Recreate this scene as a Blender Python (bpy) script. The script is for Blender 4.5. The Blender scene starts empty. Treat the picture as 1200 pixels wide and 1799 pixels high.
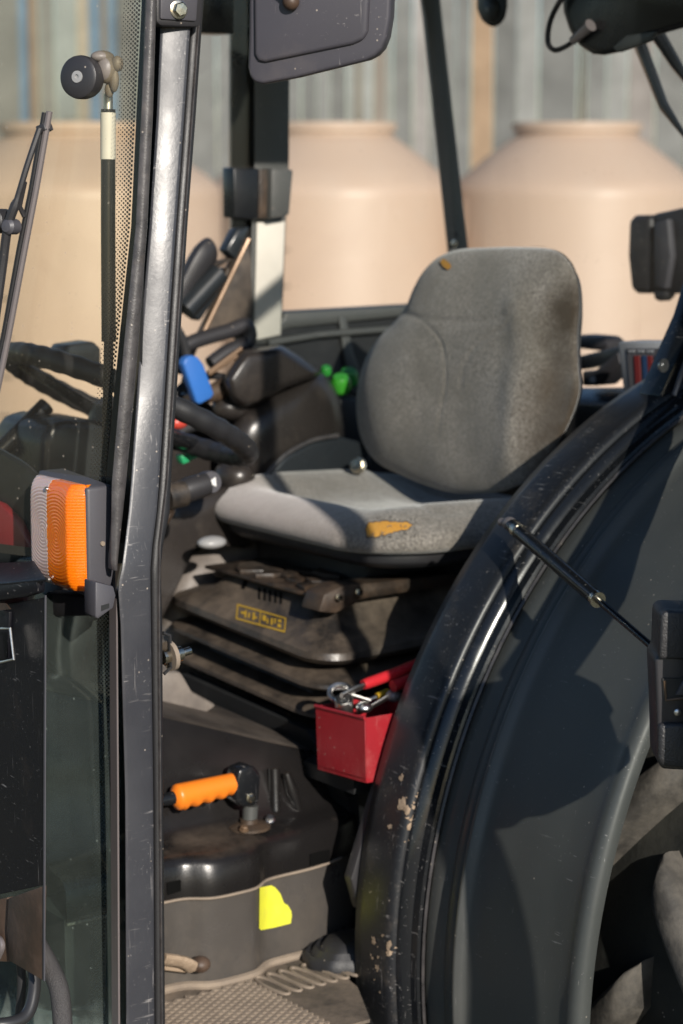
import bpy, bmesh, math, random
from mathutils import Vector, Matrix, noise
from mathutils.bvhtree import BVHTree
random.seed(7)
R = math.radians
scene = bpy.context.scene
col = scene.collection

# ------------------------------------------------------------------ camera, sky, sun, exposure
FPX, PW_, PH_ = 3900.0, 1200.0, 1799.0
PITCH = math.atan(630 / FPX)
CAM_Z = 1.88
cd = bpy.data.cameras.new('camera'); cam = bpy.data.objects.new('camera', cd); col.objects.link(cam)
cam.location = (0, 0, CAM_Z); cam.rotation_euler = (math.pi / 2 - PITCH, 0, 0)
cd.sensor_fit = 'VERTICAL'; cd.sensor_height = 36.0; cd.lens = FPX / PH_ * 36.0
cd.clip_start = 0.05; cd.clip_end = 800
cd.dof.use_dof = True; cd.dof.focus_distance = 2.72; cd.dof.aperture_fstop = 4.7; cd.dof.aperture_blades = 9
scene.camera = cam
SUN_AZ, SUN_EL = 21.0, 23.0     # degrees from -Y towards +X, elevation
w = bpy.data.worlds.new('World'); scene.world = w; w.use_nodes = True
nt = w.node_tree; bg = nt.nodes['Background']
sky = nt.nodes.new('ShaderNodeTexSky'); sky.sky_type = 'NISHITA'; sky.sun_disc = False
sdir = Vector((math.sin(R(SUN_AZ)) * math.cos(R(SUN_EL)), -math.cos(R(SUN_AZ)) * math.cos(R(SUN_EL)), math.sin(R(SUN_EL))))
sky.ozone_density = 3.5; sky.dust_density = .4
sky.sun_elevation = R(SUN_EL); sky.sun_rotation = math.atan2(sdir.x, sdir.y)
nt.links.new(sky.outputs[0], bg.inputs[0]); bg.inputs[1].default_value = 0.10
sd = bpy.data.lights.new('sun', 'SUN'); sun = bpy.data.objects.new('sun', sd); col.objects.link(sun)
sd.energy = 4.6; sd.angle = R(0.55); sd.color = (1.0, 0.925, 0.83)
sun.rotation_euler = sdir.to_track_quat('Z', 'Y').to_euler(); sun.location = (6, -8, 8)
scene.view_settings.view_transform = 'Standard'; scene.view_settings.look = 'None'
scene.view_settings.exposure = 0.25; scene.view_settings.gamma = 1; scene.view_settings.use_curve_mapping = False
scene.render.engine = 'CYCLES'
scene.cycles.use_denoising = True
scene.cycles.max_bounces = 8; scene.cycles.transparent_max_bounces = 16
scene.cycles.caustics_reflective = False; scene.cycles.caustics_refractive = False
scene.cycles.sample_clamp_indirect = 6

# ------------------------------------------------------------------ tractor frame: f forward, l to its left, u up
ANG = R(54)
ORG = Vector((.047, 3.65, 0))
TF = Vector((-math.sin(ANG), -math.cos(ANG), 0)); TL = Vector((math.cos(ANG), -math.sin(ANG), 0)); TU = Vector((0, 0, 1))
M_TR = Matrix((( TF.x, TL.x, 0, ORG.x), (TF.y, TL.y, 0, ORG.y), (0, 0, 1, 0), (0, 0, 0, 1)))
M_INV = M_TR.inverted()
EYE = M_INV @ Vector((0, 0, CAM_Z))
_fw = Vector((0, math.cos(PITCH), -math.sin(PITCH))); _up = Vector((0, math.sin(PITCH), math.cos(PITCH)))
R3 = M_INV.to_3x3()
def ray(px, py): return R3 @ (_fw + Vector(((px - 600) / FPX, 0, 0)) + _up * ((899.5 - py) / FPX))
def on(px, py, p, n):                       # a sighted point on a real plane of the tractor
    r = ray(px, py); p = Vector(p); n = Vector(n)
    return EYE + r * ((p - EYE).dot(n) / r.dot(n))
def PL(px, py, l): return on(px, py, (0, l, 0), (0, 1, 0))
def PF(px, py, f): return on(px, py, (f, 0, 0), (1, 0, 0))
def PU(px, py, u): return on(px, py, (0, 0, u), (0, 0, 1))
NY = R3 @ Vector((0, 1, 0))
def PD(px, py, d): return on(px, py, M_INV @ Vector((0, d, 0)), NY)
def WY(px, py, d): return M_TR @ PD(px, py, d)
V = Vector

# ------------------------------------------------------------------ materials
def nn(t, typ, **kw):
    n = t.nodes.new(typ)
    for k, v in kw.items():
        if k in n.inputs: n.inputs[k].default_value = v
        else: setattr(n, k, v)
    return n
def mixc(t, fac, a, b):
    m = t.nodes.new('ShaderNodeMix'); m.data_type = 'RGBA'
    for i, v in ((0, fac), (6, a), (7, b)):
        if hasattr(v, 'is_output'): t.links.new(v, m.inputs[i])
        else: m.inputs[i].default_value = (v if i == 0 else (*v, 1))
    return m.outputs[2]
def ramp(t, src, lo, hi, a=0.0, b=1.0):
    m = nn(t, 'ShaderNodeMapRange'); m.inputs[1].default_value = lo; m.inputs[2].default_value = hi
    m.inputs[3].default_value = a; m.inputs[4].default_value = b; t.links.new(src, m.inputs[0]); return m.outputs[0]
def mul(t, a, b, op='MULTIPLY'):
    m = nn(t, 'ShaderNodeMath', operation=op)
    for i, v in ((0, a), (1, b)):
        if hasattr(v, 'is_output'): t.links.new(v, m.inputs[i])
        else: m.inputs[i].default_value = v
    return m.outputs[0]
def coords(t, scale=(1, 1, 1), rot=(0, 0, 0)):
    tc = nn(t, 'ShaderNodeTexCoord'); mp = nn(t, 'ShaderNodeMapping')
    mp.inputs['Scale'].default_value = scale; mp.inputs['Rotation'].default_value = rot
    t.links.new(tc.outputs['Object'], mp.inputs[0]); return mp.outputs[0]
def tnoise(t, vec, scale, detail=4, rough=.6):
    n = nn(t, 'ShaderNodeTexNoise', Scale=scale, Detail=detail, Roughness=rough); t.links.new(vec, n.inputs['Vector']); return n.outputs[0]

def pmat(name, c, rough=.5, metal=0., c2=None, vs=6, bump=0., bs=300, dust=0., dustc=(.30, .23, .16), ds=9, specks=0., speckc=(.42, .36, .30),
         scratch=0., scratchc=(.35, .33, .32), rv=.12, coat=0., spec=.5, sheen=0., up=0., uplo=-.1, uphi=.7, bdist=.002):
    m = bpy.data.materials.new(name); m.use_nodes = True; t = m.node_tree; p = t.nodes['Principled BSDF']
    v = coords(t)
    n1 = tnoise(t, v, vs, 6)
    cc = mixc(t, ramp(t, n1, .35, .68), c, c2 if c2 else tuple(x * .8 for x in c))
    rsock = ramp(t, n1, .3, .7, max(.03, rough - rv), min(1, rough + rv))
    if dust:
        f = ramp(t, tnoise(t, v, ds, 8, .7), .62 - dust * .35, .95 - dust * .25, 0, min(1, .35 + dust))
        if up:
            g = nn(t, 'ShaderNodeNewGeometry'); s = nn(t, 'ShaderNodeSeparateXYZ'); t.links.new(g.outputs['Normal'], s.inputs[0])
            f = mul(t, f, ramp(t, s.outputs[2], uplo, uphi, 1 - up, 1.0))
        cc = mixc(t, f, cc, dustc)
        rsock = mul(t, rsock, mul(t, f, .5), 'ADD')
    if specks:
        vo = nn(t, 'ShaderNodeTexVoronoi', Scale=140); t.links.new(v, vo.inputs['Vector'])
        s1 = ramp(t, vo.outputs['Distance'], .10, .22, 1, 0)
        sp = nn(t, 'ShaderNodeSeparateColor'); t.links.new(vo.outputs['Color'], sp.inputs[0])
        s2 = ramp(t, sp.outputs[0], 1 - specks, 1 - specks * .8)
        cc = mixc(t, mul(t, mul(t, s1, s2), .75), cc, speckc)
    if scratch:
        acc = None
        for k, (sc, ro) in enumerate((((260, 260, 14), (.5, .2, .3)), ((18, 240, 240), (.2, .5, .4)), ((200, 30, 200), (.3, .1, .8)))):
            f = ramp(t, tnoise(t, coords(t, sc, ro), 1, 2), .70 - scratch * .06, .78)
            acc = f if acc is None else mul(t, acc, f, 'ADD')
        area = ramp(t, tnoise(t, v, 14, 3), .40, .62)
        fs = mul(t, mul(t, acc, area), .7)
        cc = mixc(t, fs, cc, scratchc)
    t.links.new(cc, p.inputs['Base Color']); t.links.new(rsock, p.inputs['Roughness'])
    p.inputs['Metallic'].default_value = metal; p.inputs['Specular IOR Level'].default_value = spec
    if coat: p.inputs['Coat Weight'].default_value = coat; p.inputs['Coat Roughness'].default_value = .12
    if sheen: p.inputs['Sheen Weight'].default_value = sheen; p.inputs['Sheen Roughness'].default_value = .4
    if bump:
        b = nn(t, 'ShaderNodeBump', Strength=bump, Distance=bdist)
        t.links.new(tnoise(t, v, bs, 3), b.inputs['Height']); t.links.new(b.outputs[0], p.inputs['Normal'])
    return m

def glassmat(name, tint, dustf=.05, dustc=(.55, .48, .40), ior=1.5, low=None, ds=3):
    m = bpy.data.materials.new(name); m.use_nodes = True; t = m.node_tree; t.nodes.remove(t.nodes['Principled BSDF'])
    out = t.nodes['Material Output']
    tr = nn(t, 'ShaderNodeBsdfTransparent'); tr.inputs[0].default_value = (*tint, 1)
    gl = nn(t, 'ShaderNodeBsdfGlossy', Roughness=.02); lw = nn(t, 'ShaderNodeLayerWeight', Blend=.5)
    fr5 = mul(t, mul(t, mul(t, lw.outputs['Facing'], 5, 'POWER'), .96), .04, 'ADD')
    mx = nn(t, 'ShaderNodeMixShader'); t.links.new(fr5, mx.inputs[0]); t.links.new(tr.outputs[0], mx.inputs[1]); t.links.new(gl.outputs[0], mx.inputs[2])
    df = nn(t, 'ShaderNodeBsdfDiffuse'); df.inputs[0].default_value = (*dustc, 1)
    v = coords(t)
    f = ramp(t, tnoise(t, v, ds, 8, .7), .3, .75, dustf * .35, dustf * 1.5)
    vo = nn(t, 'ShaderNodeTexVoronoi', Scale=95); t.links.new(v, vo.inputs['Vector'])
    sp = nn(t, 'ShaderNodeSeparateColor'); t.links.new(vo.outputs['Color'], sp.inputs[0])
    k = mul(t, ramp(t, vo.outputs['Distance'], .06, .20, 1, 0), ramp(t, sp.outputs[0], .84, .9))
    f = mul(t, f, mul(t, k, .30), 'ADD')
    if low:
        s = nn(t, 'ShaderNodeSeparateXYZ'); t.links.new(v, s.inputs[0])
        h = mul(t, s.outputs[2], mul(t, tnoise(t, v, 14, 6, .7), .10), 'ADD')
        f = mul(t, f, mul(t, ramp(t, h, low[0], low[1], .75, 0), ramp(t, tnoise(t, v, 40, 6, .8), .25, .62, .35, 1)), 'ADD')
    mx2 = nn(t, 'ShaderNodeMixShader'); t.links.new(f, mx2.inputs[0]); t.links.new(mx.outputs[0], mx2.inputs[1]); t.links.new(df.outputs[0], mx2.inputs[2])
    t.links.new(mx2.outputs[0], out.inputs[0]); return m

BK = (.020, .020, .022)
MAT = dict(
    pillar=pmat('worn_black_paint', (.032, .033, .040), .39, specks=.04, scratch=.8, bump=.10, bs=170, rv=.12, spec=.62, c2=(.042, .043, .050), dust=.08, dustc=(.10, .10, .11)),
    black_paint=pmat('black_gloss_paint', (.011, .012, .014), .20, specks=.02, scratch=.35, dust=.08, dustc=(.07, .07, .07), bump=.03),
    inner_paint=pmat('black_cab_paint', (.010, .011, .013), .30, dust=.12, dustc=(.05, .05, .05)),
    rubber=pmat('black_rubber', (.022, .022, .024), .45, specks=.05, bump=.15, bs=420),
    seal=pmat('worn_seal_rubber', (.045, .042, .043), .34, specks=.12, bump=.2, bs=350, c2=(.085, .078, .078), vs=40, dust=.15),
    plastic=pmat('black_grained_plastic', (.032, .031, .034), .42, specks=.04, bump=.12, bs=900),
    grain=pmat('coarse_grain_plastic', (.030, .030, .032), .38, bump=.9, bs=420, bdist=.0012),
    mirror_back=pmat('mirror_back_plastic', (.064, .061, .074), .42, specks=.06, bump=.10, bs=800, dust=.18, dustc=(.12, .10, .095), scratch=.2),
    lamp_body=pmat('dark_grey_lamp_plastic', (.075, .073, .084), .46, bump=.10, bs=700, specks=.02),
    dusty=pmat('dusty_brown_plastic', (.022, .020, .019), .34, dust=.72, dustc=(.19, .145, .105), bump=.3, bs=110, ds=9, up=.4),
    cover=pmat('black_moulded_cover', (.012, .011, .011), .27, dust=.5, dustc=(.13, .10, .075), bump=.10, bs=260, ds=6, up=.95, uplo=.66, uphi=.95),
    covertop=pmat('dusty_sunlit_cover_top', (.050, .042, .036), .42, dust=.7, dustc=(.125, .10, .078), ds=8, bump=.2, bs=150),  # dust, plus the sunlit brown of the top painted into its colour
    grey_panel=pmat('worn_grey_panel', (.078, .071, .065), .33, c2=(.056, .050, .045), dust=.42, dustc=(.135, .112, .088), ds=6, bump=.12, bs=120, vs=5),
    console=pmat('brown_black_console', (.028, .024, .022), .30, dust=.25, dustc=(.10, .08, .06), bump=.10, bs=320),
    tunnel=pmat('dusty_tunnel_cover', (.16, .14, .125), .42, dust=.5, dustc=(.30, .26, .22), ds=8, bump=.2, bs=160),
    rust=pmat('rusty_dirty_metal', (.018, .015, .013), .5, c2=(.065, .040, .024), vs=22, dust=.4, dustc=(.11, .078, .052), ds=30, bump=.5, bs=120),
    fender=pmat('black_fender_paint', (.066, .069, .067), .46, specks=.015, scratch=.15, dust=.22, dustc=(.10, .10, .092), ds=4, bump=.04, bs=120, c2=(.074, .076, .072)),
    fender_edge=pmat('scuffed_fender_edge', (.017, .018, .021), .38, specks=.06, scratch=.7, dust=.20, dustc=(.16, .13, .10), ds=14, bump=.06),
    mud=pmat('dried_mud', (.36, .27, .19), .9, c2=(.26, .19, .13), vs=60, bump=.8, bs=180),
    tyre=pmat('dusty_tyre_rubber', (.022, .022, .020), .7, dust=.5, dustc=(.085, .078, .062), ds=6, bump=.5, bs=90, specks=.05, c2=(.035, .034, .030)),
    lug=pmat('dusty_lug_rubber', (.055, .050, .046), .72, dust=.55, dustc=(.26, .225, .19), ds=12, bump=.6, bs=80, c2=(.13, .112, .10)),
    box=pmat('old_black_box_paint', (.006, .006, .009), .42, specks=.08, dust=.06, dustc=(.10, .07, .05), scratch=.4, bump=.10, bs=160, spec=.3),
    box_rust=pmat('rust_brown_sheet', (.045, .030, .022), .5, c2=(.085, .05, .032), vs=18, dust=.3, dustc=(.14, .10, .075), bump=.25, bs=120),
    chrome=pmat('zinc_bolt_metal', (.68, .63, .53), .24, 1., bump=.08, bs=200, c2=(.55, .5, .4), vs=60),
    steel=pmat('tool_steel', (.74, .73, .71), .34, 1., bump=.05),
    wiper=pmat('wiper_grey', (.20, .175, .175), .38, .2, specks=.03),
    orange=pmat('orange_grip', (.85, .22, .018), .42, c2=(.78, .19, .015), dust=.08, dustc=(.3, .16, .06)),
    red=pmat('red_toolbox_paint', (.33, .014, .022), .45, c2=(.24, .011, .017), scratch=.6, scratchc=(.5, .2, .18), dust=.3, dustc=(.42, .12, .11), ds=18, specks=.03, bump=.08),
    redgrip=pmat('red_grip', (.50, .022, .03), .32), blue=pmat('blue_plastic', (.035, .155, .50), .4),
    green=pmat('green_cap', (.05, .34, .03), .3), dgreen=pmat('green_switch', (.02, .30, .12), .45), redsw=pmat('red_switch', (.55, .06, .04), .4),
    lime=pmat('dark_green_cap', (.03, .28, .04), .35), yellow=pmat('yellow_sticker', (.74, .74, .05), .5, c2=(.66, .65, .06), vs=40, dust=.2, dustc=(.5, .47, .16)),
    logoy=pmat('yellow_print', (.55, .34, .02), .5), white=pmat('white_sticker', (.80, .80, .80), .5), pale=pmat('pale_post_panel', (.60, .57, .50), .5),
    foam=pmat('yellow_foam', (.62, .31, .06), .95, c2=(.62, .28, .04), bump=.6, bs=260, vs=40), greyknob=pmat('grey_knob', (.33, .33, .33), .4),
    ctrl=pmat('light_grey_casing', (.36, .38, .40), .5), ctrlface=pmat('grey_control_face', (.11, .11, .12), .5),
    stripe_r=pmat('red_print', (.22, .03, .03), .5), stripe_b=pmat('blue_print', (.03, .07, .16), .5),
    tank=pmat('beige_tank_plastic', (.51, .378, .285), .5, c2=(.48, .35, .26), vs=1.2, dust=.3, dustc=(.47, .385, .315), ds=2.5),
    brass=pmat('dirty_brass_rod', (.20, .13, .08), .45, .4), bluemetal=pmat('blue_grey_arm', (.10, .19, .29), .4),
    hose=pmat('black_hose', (.028, .028, .030), .38, specks=.04), braid=pmat('braided_hose', (.060, .056, .056), .5, bump=1., bs=600),
    mat=pmat('dusty_rubber_mat', (.060, .052, .045), .7, dust=.75, dustc=(.27, .21, .155), ds=9, bump=.4, bs=120),
    ridge=pmat('dusty_mat_ridge', (.25, .20, .155), .8, dust=.5, dustc=(.36, .29, .22), ds=20),
    ground=pmat('dry_yard_ground', (.15, .14, .10), .95, c2=(.11, .115, .07), vs=1.5, bump=.5, bs=30, dust=.3),
    interior=pmat('dark_trim', (.016, .017, .018), .55, dust=.15, dustc=(.05, .05, .05)),
    cowl=pmat('cowl_plastic', (.020, .024, .028), .30, dust=.1, dustc=(.06, .06, .06)),
    greenpanel=pmat('grey_green_lining', (.13, .16, .135), .7, c2=(.10, .125, .105), dust=.2, dustc=(.16, .16, .13)),
    recess_shade=pmat('painted_recess_shade', (.003, .003, .003), .9, spec=.1),  # shade inside notches and slots, painted as near-black sheets
    redcowl=pmat('dark_red_paint', (.20, .02, .03), .35),
)
# seat cloth
def fabric(name, stains_and_sunlit):
    m = bpy.data.materials.new(name); m.use_nodes = True; t = m.node_tree; p = t.nodes['Principled BSDF']
    v = coords(t)
    cc = mixc(t, ramp(t, tnoise(t, v, 210, 4, .85), .38, .62), (.118, .103, .090), (.385, .343, .302))
    cc = mixc(t, ramp(t, tnoise(t, v, 9, 5), .35, .66, 0, .75), cc, (.135, .12, .098))
    s = nn(t, 'ShaderNodeSeparateXYZ'); t.links.new(v, s.inputs[0])
    wob = tnoise(t, v, 22, 6, .7)
    for (cf, cl, cu, rad, colr, amt) in stains_and_sunlit:
        d = None
        for ax, c0, sc in ((1, cl, rad[0]), (2, cu, rad[1])) if cf is None else ((0, cf, rad[0]), (1, cl, rad[1])):
            q = mul(t, mul(t, s.outputs[ax], c0, 'SUBTRACT'), 1 / sc); q = mul(t, q, q); d = q if d is None else mul(t, d, q, 'ADD')
        f = ramp(t, mul(t, d, mul(t, wob, 1.6), 'ADD'), .72, 2.05, amt, 0)
        cc = mixc(t, f, cc, colr)
    t.links.new(cc, p.inputs['Base Color']); p.inputs['Roughness'].default_value = .95; p.inputs['Specular IOR Level'].default_value = .2
    p.inputs['Sheen Weight'].default_value = .5; p.inputs['Sheen Roughness'].default_value = .5
    b = nn(t, 'ShaderNodeBump', Strength=.5, Distance=.002)
    hh = mul(t, tnoise(t, v, 420, 2), tnoise(t, v, 60, 3), 'ADD'); t.links.new(hh, b.inputs['Height']); t.links.new(b.outputs[0], p.inputs['Normal'])
    return m
MAT['cloth_back'] = fabric('stained_grey_backrest_cloth', [
    (None, .272, 1.43 - .68, (.075, .17), (.075, .052, .034), .95), (None, .262, 1.62 - .68, (.05, .075), (.05, .037, .025), .98),
    (None, -.17, 1.66 - .68, (.12, .07), (.12, .095, .068), .8), (None, -.20, 1.56 - .68, (.10, .04), (.12, .10, .08), .55)])
MAT['cloth_seat'] = fabric('grey_cushion_cloth', [(.02, .06, 0, (.10, .09), (.14, .12, .10), .5), (.145, -.08, 0, (.06, .27), (.34, .29, .275), .75)])  # second patch: sunlit paleness of the front edge painted into the cloth
MAT['cloth_dark'] = pmat('frayed_dark_cloth', (.06, .052, .046), .95, c2=(.16, .14, .12), vs=90, bump=.6, bs=300)
MAT['windscreen'] = glassmat('windscreen_glass', (.91, .88, .76), .032)
MAT['lowglass'] = glassmat('dusty_reflection_lower_glass', (.50, .62, .60), .10, (.30, .36, .33), low=(.70, .80))  # green-grey haze painted in for a reflection; real dust gathers at the foot
MAT['cabglass'] = glassmat('cab_window_glass', (.90, .92, .91), .03)

def lensmat(name, c, trans=.5):
    m = bpy.data.materials.new(name); m.use_nodes = True; t = m.node_tree; p = t.nodes['Principled BSDF']
    p.inputs['Base Color'].default_value = (*c, 1); p.inputs['Roughness'].default_value = .18
    p.inputs['Subsurface Weight'].default_value = trans; p.inputs['Subsurface Radius'].default_value = (.02, .01, .004); p.inputs['Subsurface Scale'].default_value = .5
    p.inputs['Coat Weight'].default_value = .5; p.inputs['Coat Roughness'].default_value = .05
    return m
MAT['amber'] = lensmat('amber_lens', (.80, .17, .004)); MAT['clear'] = lensmat('clear_ribbed_lens', (.56, .41, .37), .3)

# ------------------------------------------------------------------ mesh building
class MB:
    def __init__(s): s.v = []; s.f = []
    def add(s, vs, fs):
        o = len(s.v); s.v += [V(x) for x in vs]; s.f += [tuple(i + o for i in q) for q in fs]; return s
    def prism(s, poly, vec):
        n = len(poly); vec = V(vec); a = [V(p) for p in poly]; b = [p + vec for p in a]
        return s.add(a + b, [tuple(range(n)), tuple(reversed(range(n, 2 * n)))] + [((i + 1) % n, i, n + i, n + (i + 1) % n) for i in range(n)])
    def box(s, lo, hi):
        (a, b, c), (d, e, f) = lo, hi
        return s.prism([(a, b, c), (d, b, c), (d, e, c), (a, e, c)], (0, 0, f - c))
    def loft(s, rings, cap=True, closed=True):
        n = len(rings[0]); vs = [p for r in rings for p in r]; fs = []
        for k in range(len(rings) - 1):
            for i in range(n if closed else n - 1):
                j = (i + 1) % n; fs.append((k * n + i, k * n + j, (k + 1) * n + j, (k + 1) * n + i))
        if cap and closed: fs += [tuple(reversed(range(n))), tuple(range((len(rings) - 1) * n, len(rings) * n))]
        return s.add(vs, fs)
    def tube(s, path, r, n=12, flat=1.0):
        path = [V(p) for p in path]; rs = r if isinstance(r, (list, tuple)) else [r] * len(path); rings = []; prev = None
        for i, p in enumerate(path):
            d = (path[min(i + 1, len(path) - 1)] - path[max(i - 1, 0)]).normalized()
            if prev is None: x = d.orthogonal().normalized()
            else: x = (prev - d * prev.dot(d)).normalized()
            prev = x; y = d.cross(x)
            rings.append([p + (x * math.cos(2 * math.pi * k / n) + y * math.sin(2 * math.pi * k / n) * flat) * rs[i] for k in range(n)])
        return s.loft(rings)
    def lathe(s, prof, o, axis, n=32, cap=True):
        axis = V(axis).normalized(); x = axis.orthogonal().normalized(); y = axis.cross(x); o = V(o)
        return s.loft([[o + axis * h + (x * math.cos(2 * math.pi * k / n) + y * math.sin(2 * math.pi * k / n)) * r for k in range(n)] for r, h in prof], cap)
    def ell(s, c, rx, ry, rz, n=20, m=12, axes=None):
        c = V(c); ax = axes or (V((1, 0, 0)), V((0, 1, 0)), V((0, 0, 1)))
        return s.loft([[c + ax[0] * rx * math.cos(2 * math.pi * k / n) * math.sin(t) + ax[1] * ry * math.sin(2 * math.pi * k / n) * math.sin(t) + ax[2] * rz * math.cos(t) for k in range(n)]
                       for t in [max(.02, min(math.pi - .02, math.pi * j / m)) for j in range(m, -1, -1)]])
    def build(s, name, mat, parent=None, bevel=0, seg=2, angle=38, base=None, label=None, bang=30):
        me = bpy.data.meshes.new(name); bm = bmesh.new()
        vs = [bm.verts.new(p) for p in s.v]
        for q in s.f:
            try: bm.faces.new([vs[i] for i in q])
            except ValueError: pass
        bmesh.ops.remove_doubles(bm, verts=bm.verts, dist=1e-6)
        bmesh.ops.recalc_face_normals(bm, faces=bm.faces)
        if bevel:
            es = [e for e in bm.edges if len(e.link_faces) == 2 and e.calc_face_angle(0) > R(bang)]
            bmesh.ops.bevel(bm, geom=es, offset=bevel, segments=seg, profile=.5, affect='EDGES', clamp_overlap=True)
        if base is not None: bmesh.ops.translate(bm, verts=bm.verts, vec=-V(base))
        bm.to_mesh(me); bm.free()
        me.polygons.foreach_set('use_smooth', [True] * len(me.polygons)); me.set_sharp_from_angle(angle=R(angle))
        ms = MAT[mat] if isinstance(mat, str) else mat
        me.materials.append(ms)
        o = bpy.data.objects.new(name, me); col.objects.link(o)
        if parent is not None: o.parent = parent
        if label: o['label'] = label
        return o
def spline(pts, k=6):
    pts = [V(p) for p in pts]; out = []
    for i in range(len(pts) - 1):
        a, b, c, d = pts[max(i - 1, 0)], pts[i], pts[i + 1], pts[min(i + 2, len(pts) - 1)]
        for j in range(k):
            t = j / k; out.append(.5 * (2 * b + (c - a) * t + (2 * a - 5 * b + 4 * c - d) * t * t + (3 * b - a - 3 * c + d) * t ** 3))
    return out + [pts[-1]]
def cspline(pts, k=6):                                  # closed
    pts = [V(p) for p in pts]; n = len(pts); out = []
    for i in range(n):
        a, b, c, d = pts[i - 1], pts[i], pts[(i + 1) % n], pts[(i + 2) % n]
        for j in range(k):
            t = j / k; out.append(.5 * (2 * b + (c - a) * t + (2 * a - 5 * b + 4 * c - d) * t * t + (3 * b - a - 3 * c + d) * t ** 3))
    return out
def interp(tab, x):
    if x <= tab[0][0]: return tab[0][1:]
    for a, b in zip(tab, tab[1:]):
        if x <= b[0]:
            k = (x - a[0]) / (b[0] - a[0]); return tuple(p + (q - p) * k for p, q in zip(a[1:], b[1:]))
    return tab[-1][1:]
def empty(name, parent=None, loc=(0, 0, 0), label=None, cat=None, group=None):
    o = bpy.data.objects.new(name, None); col.objects.link(o); o.location = loc; o.empty_display_size = .1
    if parent is not None: o.parent = parent
    tag(o, label, cat, group); return o
def tag(o, label=None, cat=None, group=None, kind=None):
    for k, v in (('label', label), ('category', cat), ('group', group), ('kind', kind)):
        if v: o[k] = v
    return o
def strip(tab, l, thick, bulge=0., n=7, step=25, dl=None):
    """upright rail: tab rows (y, left x, right x); dl(y) -> (l at left edge, l at right edge)"""
    m = MB(); rings = []; y = tab[0][0]
    while y <= tab[-1][0]:
        xl, xr = interp(tab, y); la, lb = dl(y) if dl else (l, l)
        a, b = PL(xl, y, la), PL(xr, y, lb); nrm = V((-(b - a).y, (b - a).x, 0)).normalized()
        if nrm.y < 0: nrm = -nrm
        ring = [a + (b - a) * (i / (n - 1)) + nrm * bulge * (1 - (2 * i / (n - 1) - 1) ** 2) for i in range(n)]
        dd = (b - a).normalized(); ring += [b - nrm * thick, a - nrm * thick + dd * min(thick * .78, (b - a).length * .7)]
        rings.append(ring); y += step
    m.loft(rings); return m
def bvh(o): return BVHTree.FromPolygons([v.co.copy() for v in o.data.vertices], [tuple(p.vertices) for p in o.data.polygons])
def decal(poly, tree, off=.0015, rings=5, dense=3):
    """thin sheet lying on a built surface, outline sighted from the photograph"""
    n = len(poly); pp = []
    for i in range(n):
        a, b = poly[i], poly[(i + 1) % n]
        pp += [(a[0] + (b[0] - a[0]) * j / dense, a[1] + (b[1] - a[1]) * j / dense) for j in range(dense)]
    cx = sum(p[0] for p in pp) / len(pp); cy = sum(p[1] for p in pp) / len(pp); m = MB(); rr = []
    for k in range(rings, -1, -1):
        s = max(k / rings, .02); ring = []
        for x, y in pp:
            d = ray(cx + (x - cx) * s, cy + (y - cy) * s).normalized(); h = tree.ray_cast(EYE, d)
            if h[0] is None: h = (ring[-1] if ring else EYE + d * 3, -d, 0, 0); ring.append(h[0]); continue
            nn_ = h[1] if h[1].dot(d) < 0 else -h[1]
            ring.append(h[0] + nn_ * off)
        rr.append(ring)
    m.loft(rr, cap=False); m.f.append(tuple(range(len(m.v) - len(pp), len(m.v)))); return m

# ------------------------------------------------------------------ the yard: ground, fence, tanks
g = MB().prism([(-120, -60, 0), (120, -60, 0), (120, 200, 0), (-120, 200, 0)], (0, 0, -.3)).build('ground', 'ground')
tag(g, kind='structure')
FY = 17.0
def fx(px): return WY(px, 150, FY).x
boards = [(33, 52.5, (.15, .24, .36)), (157, 178.5, (.15, .24, .36)), (188.5, 209.5, (.17, .26, .38)), (-20, -15, .25), (-64.5, -63, .2), (-260, -215, .30), (-212, -160, .26), (-156, -120, .34), (-118, -70, .28), (-64, -20, .32), (-16, 34, .30),
          (52, 70, (.26, .20, .15)), (71, 96, .34), (98, 134, (.30, .33, .33)), (136, 158, (.40, .35, .28)), (178, 189, (.24, .20, .16)), (209, 246, .28), (248, 290, .30), (292, 330, .33),
          (332, 380, .30), (382, 430, .34), (432, 478, .31), (480, 528, .30), (530, 556, .27), (557, 579, .40), (580, 609, .25), (611, 622, .44), (623, 637, (.21, .18, .145)),
          (638, 653, .45), (655, 678, (.24, .20, .165)), (679, 688, .42), (690, 724, .30), (726, 752, (.37, .34, .32)), (754, 800, .33), (801, 826, .31), (828, 866, (.40, .27, .17)), (868, 908, .26),
          (909, 945, .44), (947, 1014, .255), (1018, 1030, (.13, .11, .09)), (1032, 1066, .36), (1068, 1102, .46), (1104, 1150, (.28, .25, .23)), (1152, 1204, .35), (1206, 1250, .30),
          (1252, 1300, .36), (1302, 1350, .28), (1352, 1420, .33), (1422, 1480, .30)]
for x0_, x1_ in ((-1650, -262), (1482, 2900)):
    x_ = x0_
    while x_ < x1_ - 30:
        w_ = min(random.uniform(38, 62), x1_ - x_); boards.append((x_, x_ + w_ - 1.5, random.choice((.25, .28, .30, .33, .36, .40)))); x_ += w_
fence = empty('board_fence', None, (0, FY, 0), 'weathered grey upright board fence behind the beige tanks', 'fence')
bcache = {}
for i, (a, b, c) in enumerate(boards):
    c = c if isinstance(c, tuple) else (c * .66, c * .655, c * .62)
    if c not in bcache:
        bcache[c] = pmat('weathered_board', c, .8, c2=tuple(x * .62 for x in c), vs=2.2, bump=.4, bs=40)
    x0, x1 = fx(a), fx(b); dy = random.uniform(-.02, .03)
    m = MB().box((x0, dy - .012, .02), (x1, dy + .012, 4.6 + random.uniform(-.1, .1)))
    m.build('board', bcache[c], fence, bevel=.003, seg=1)
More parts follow.
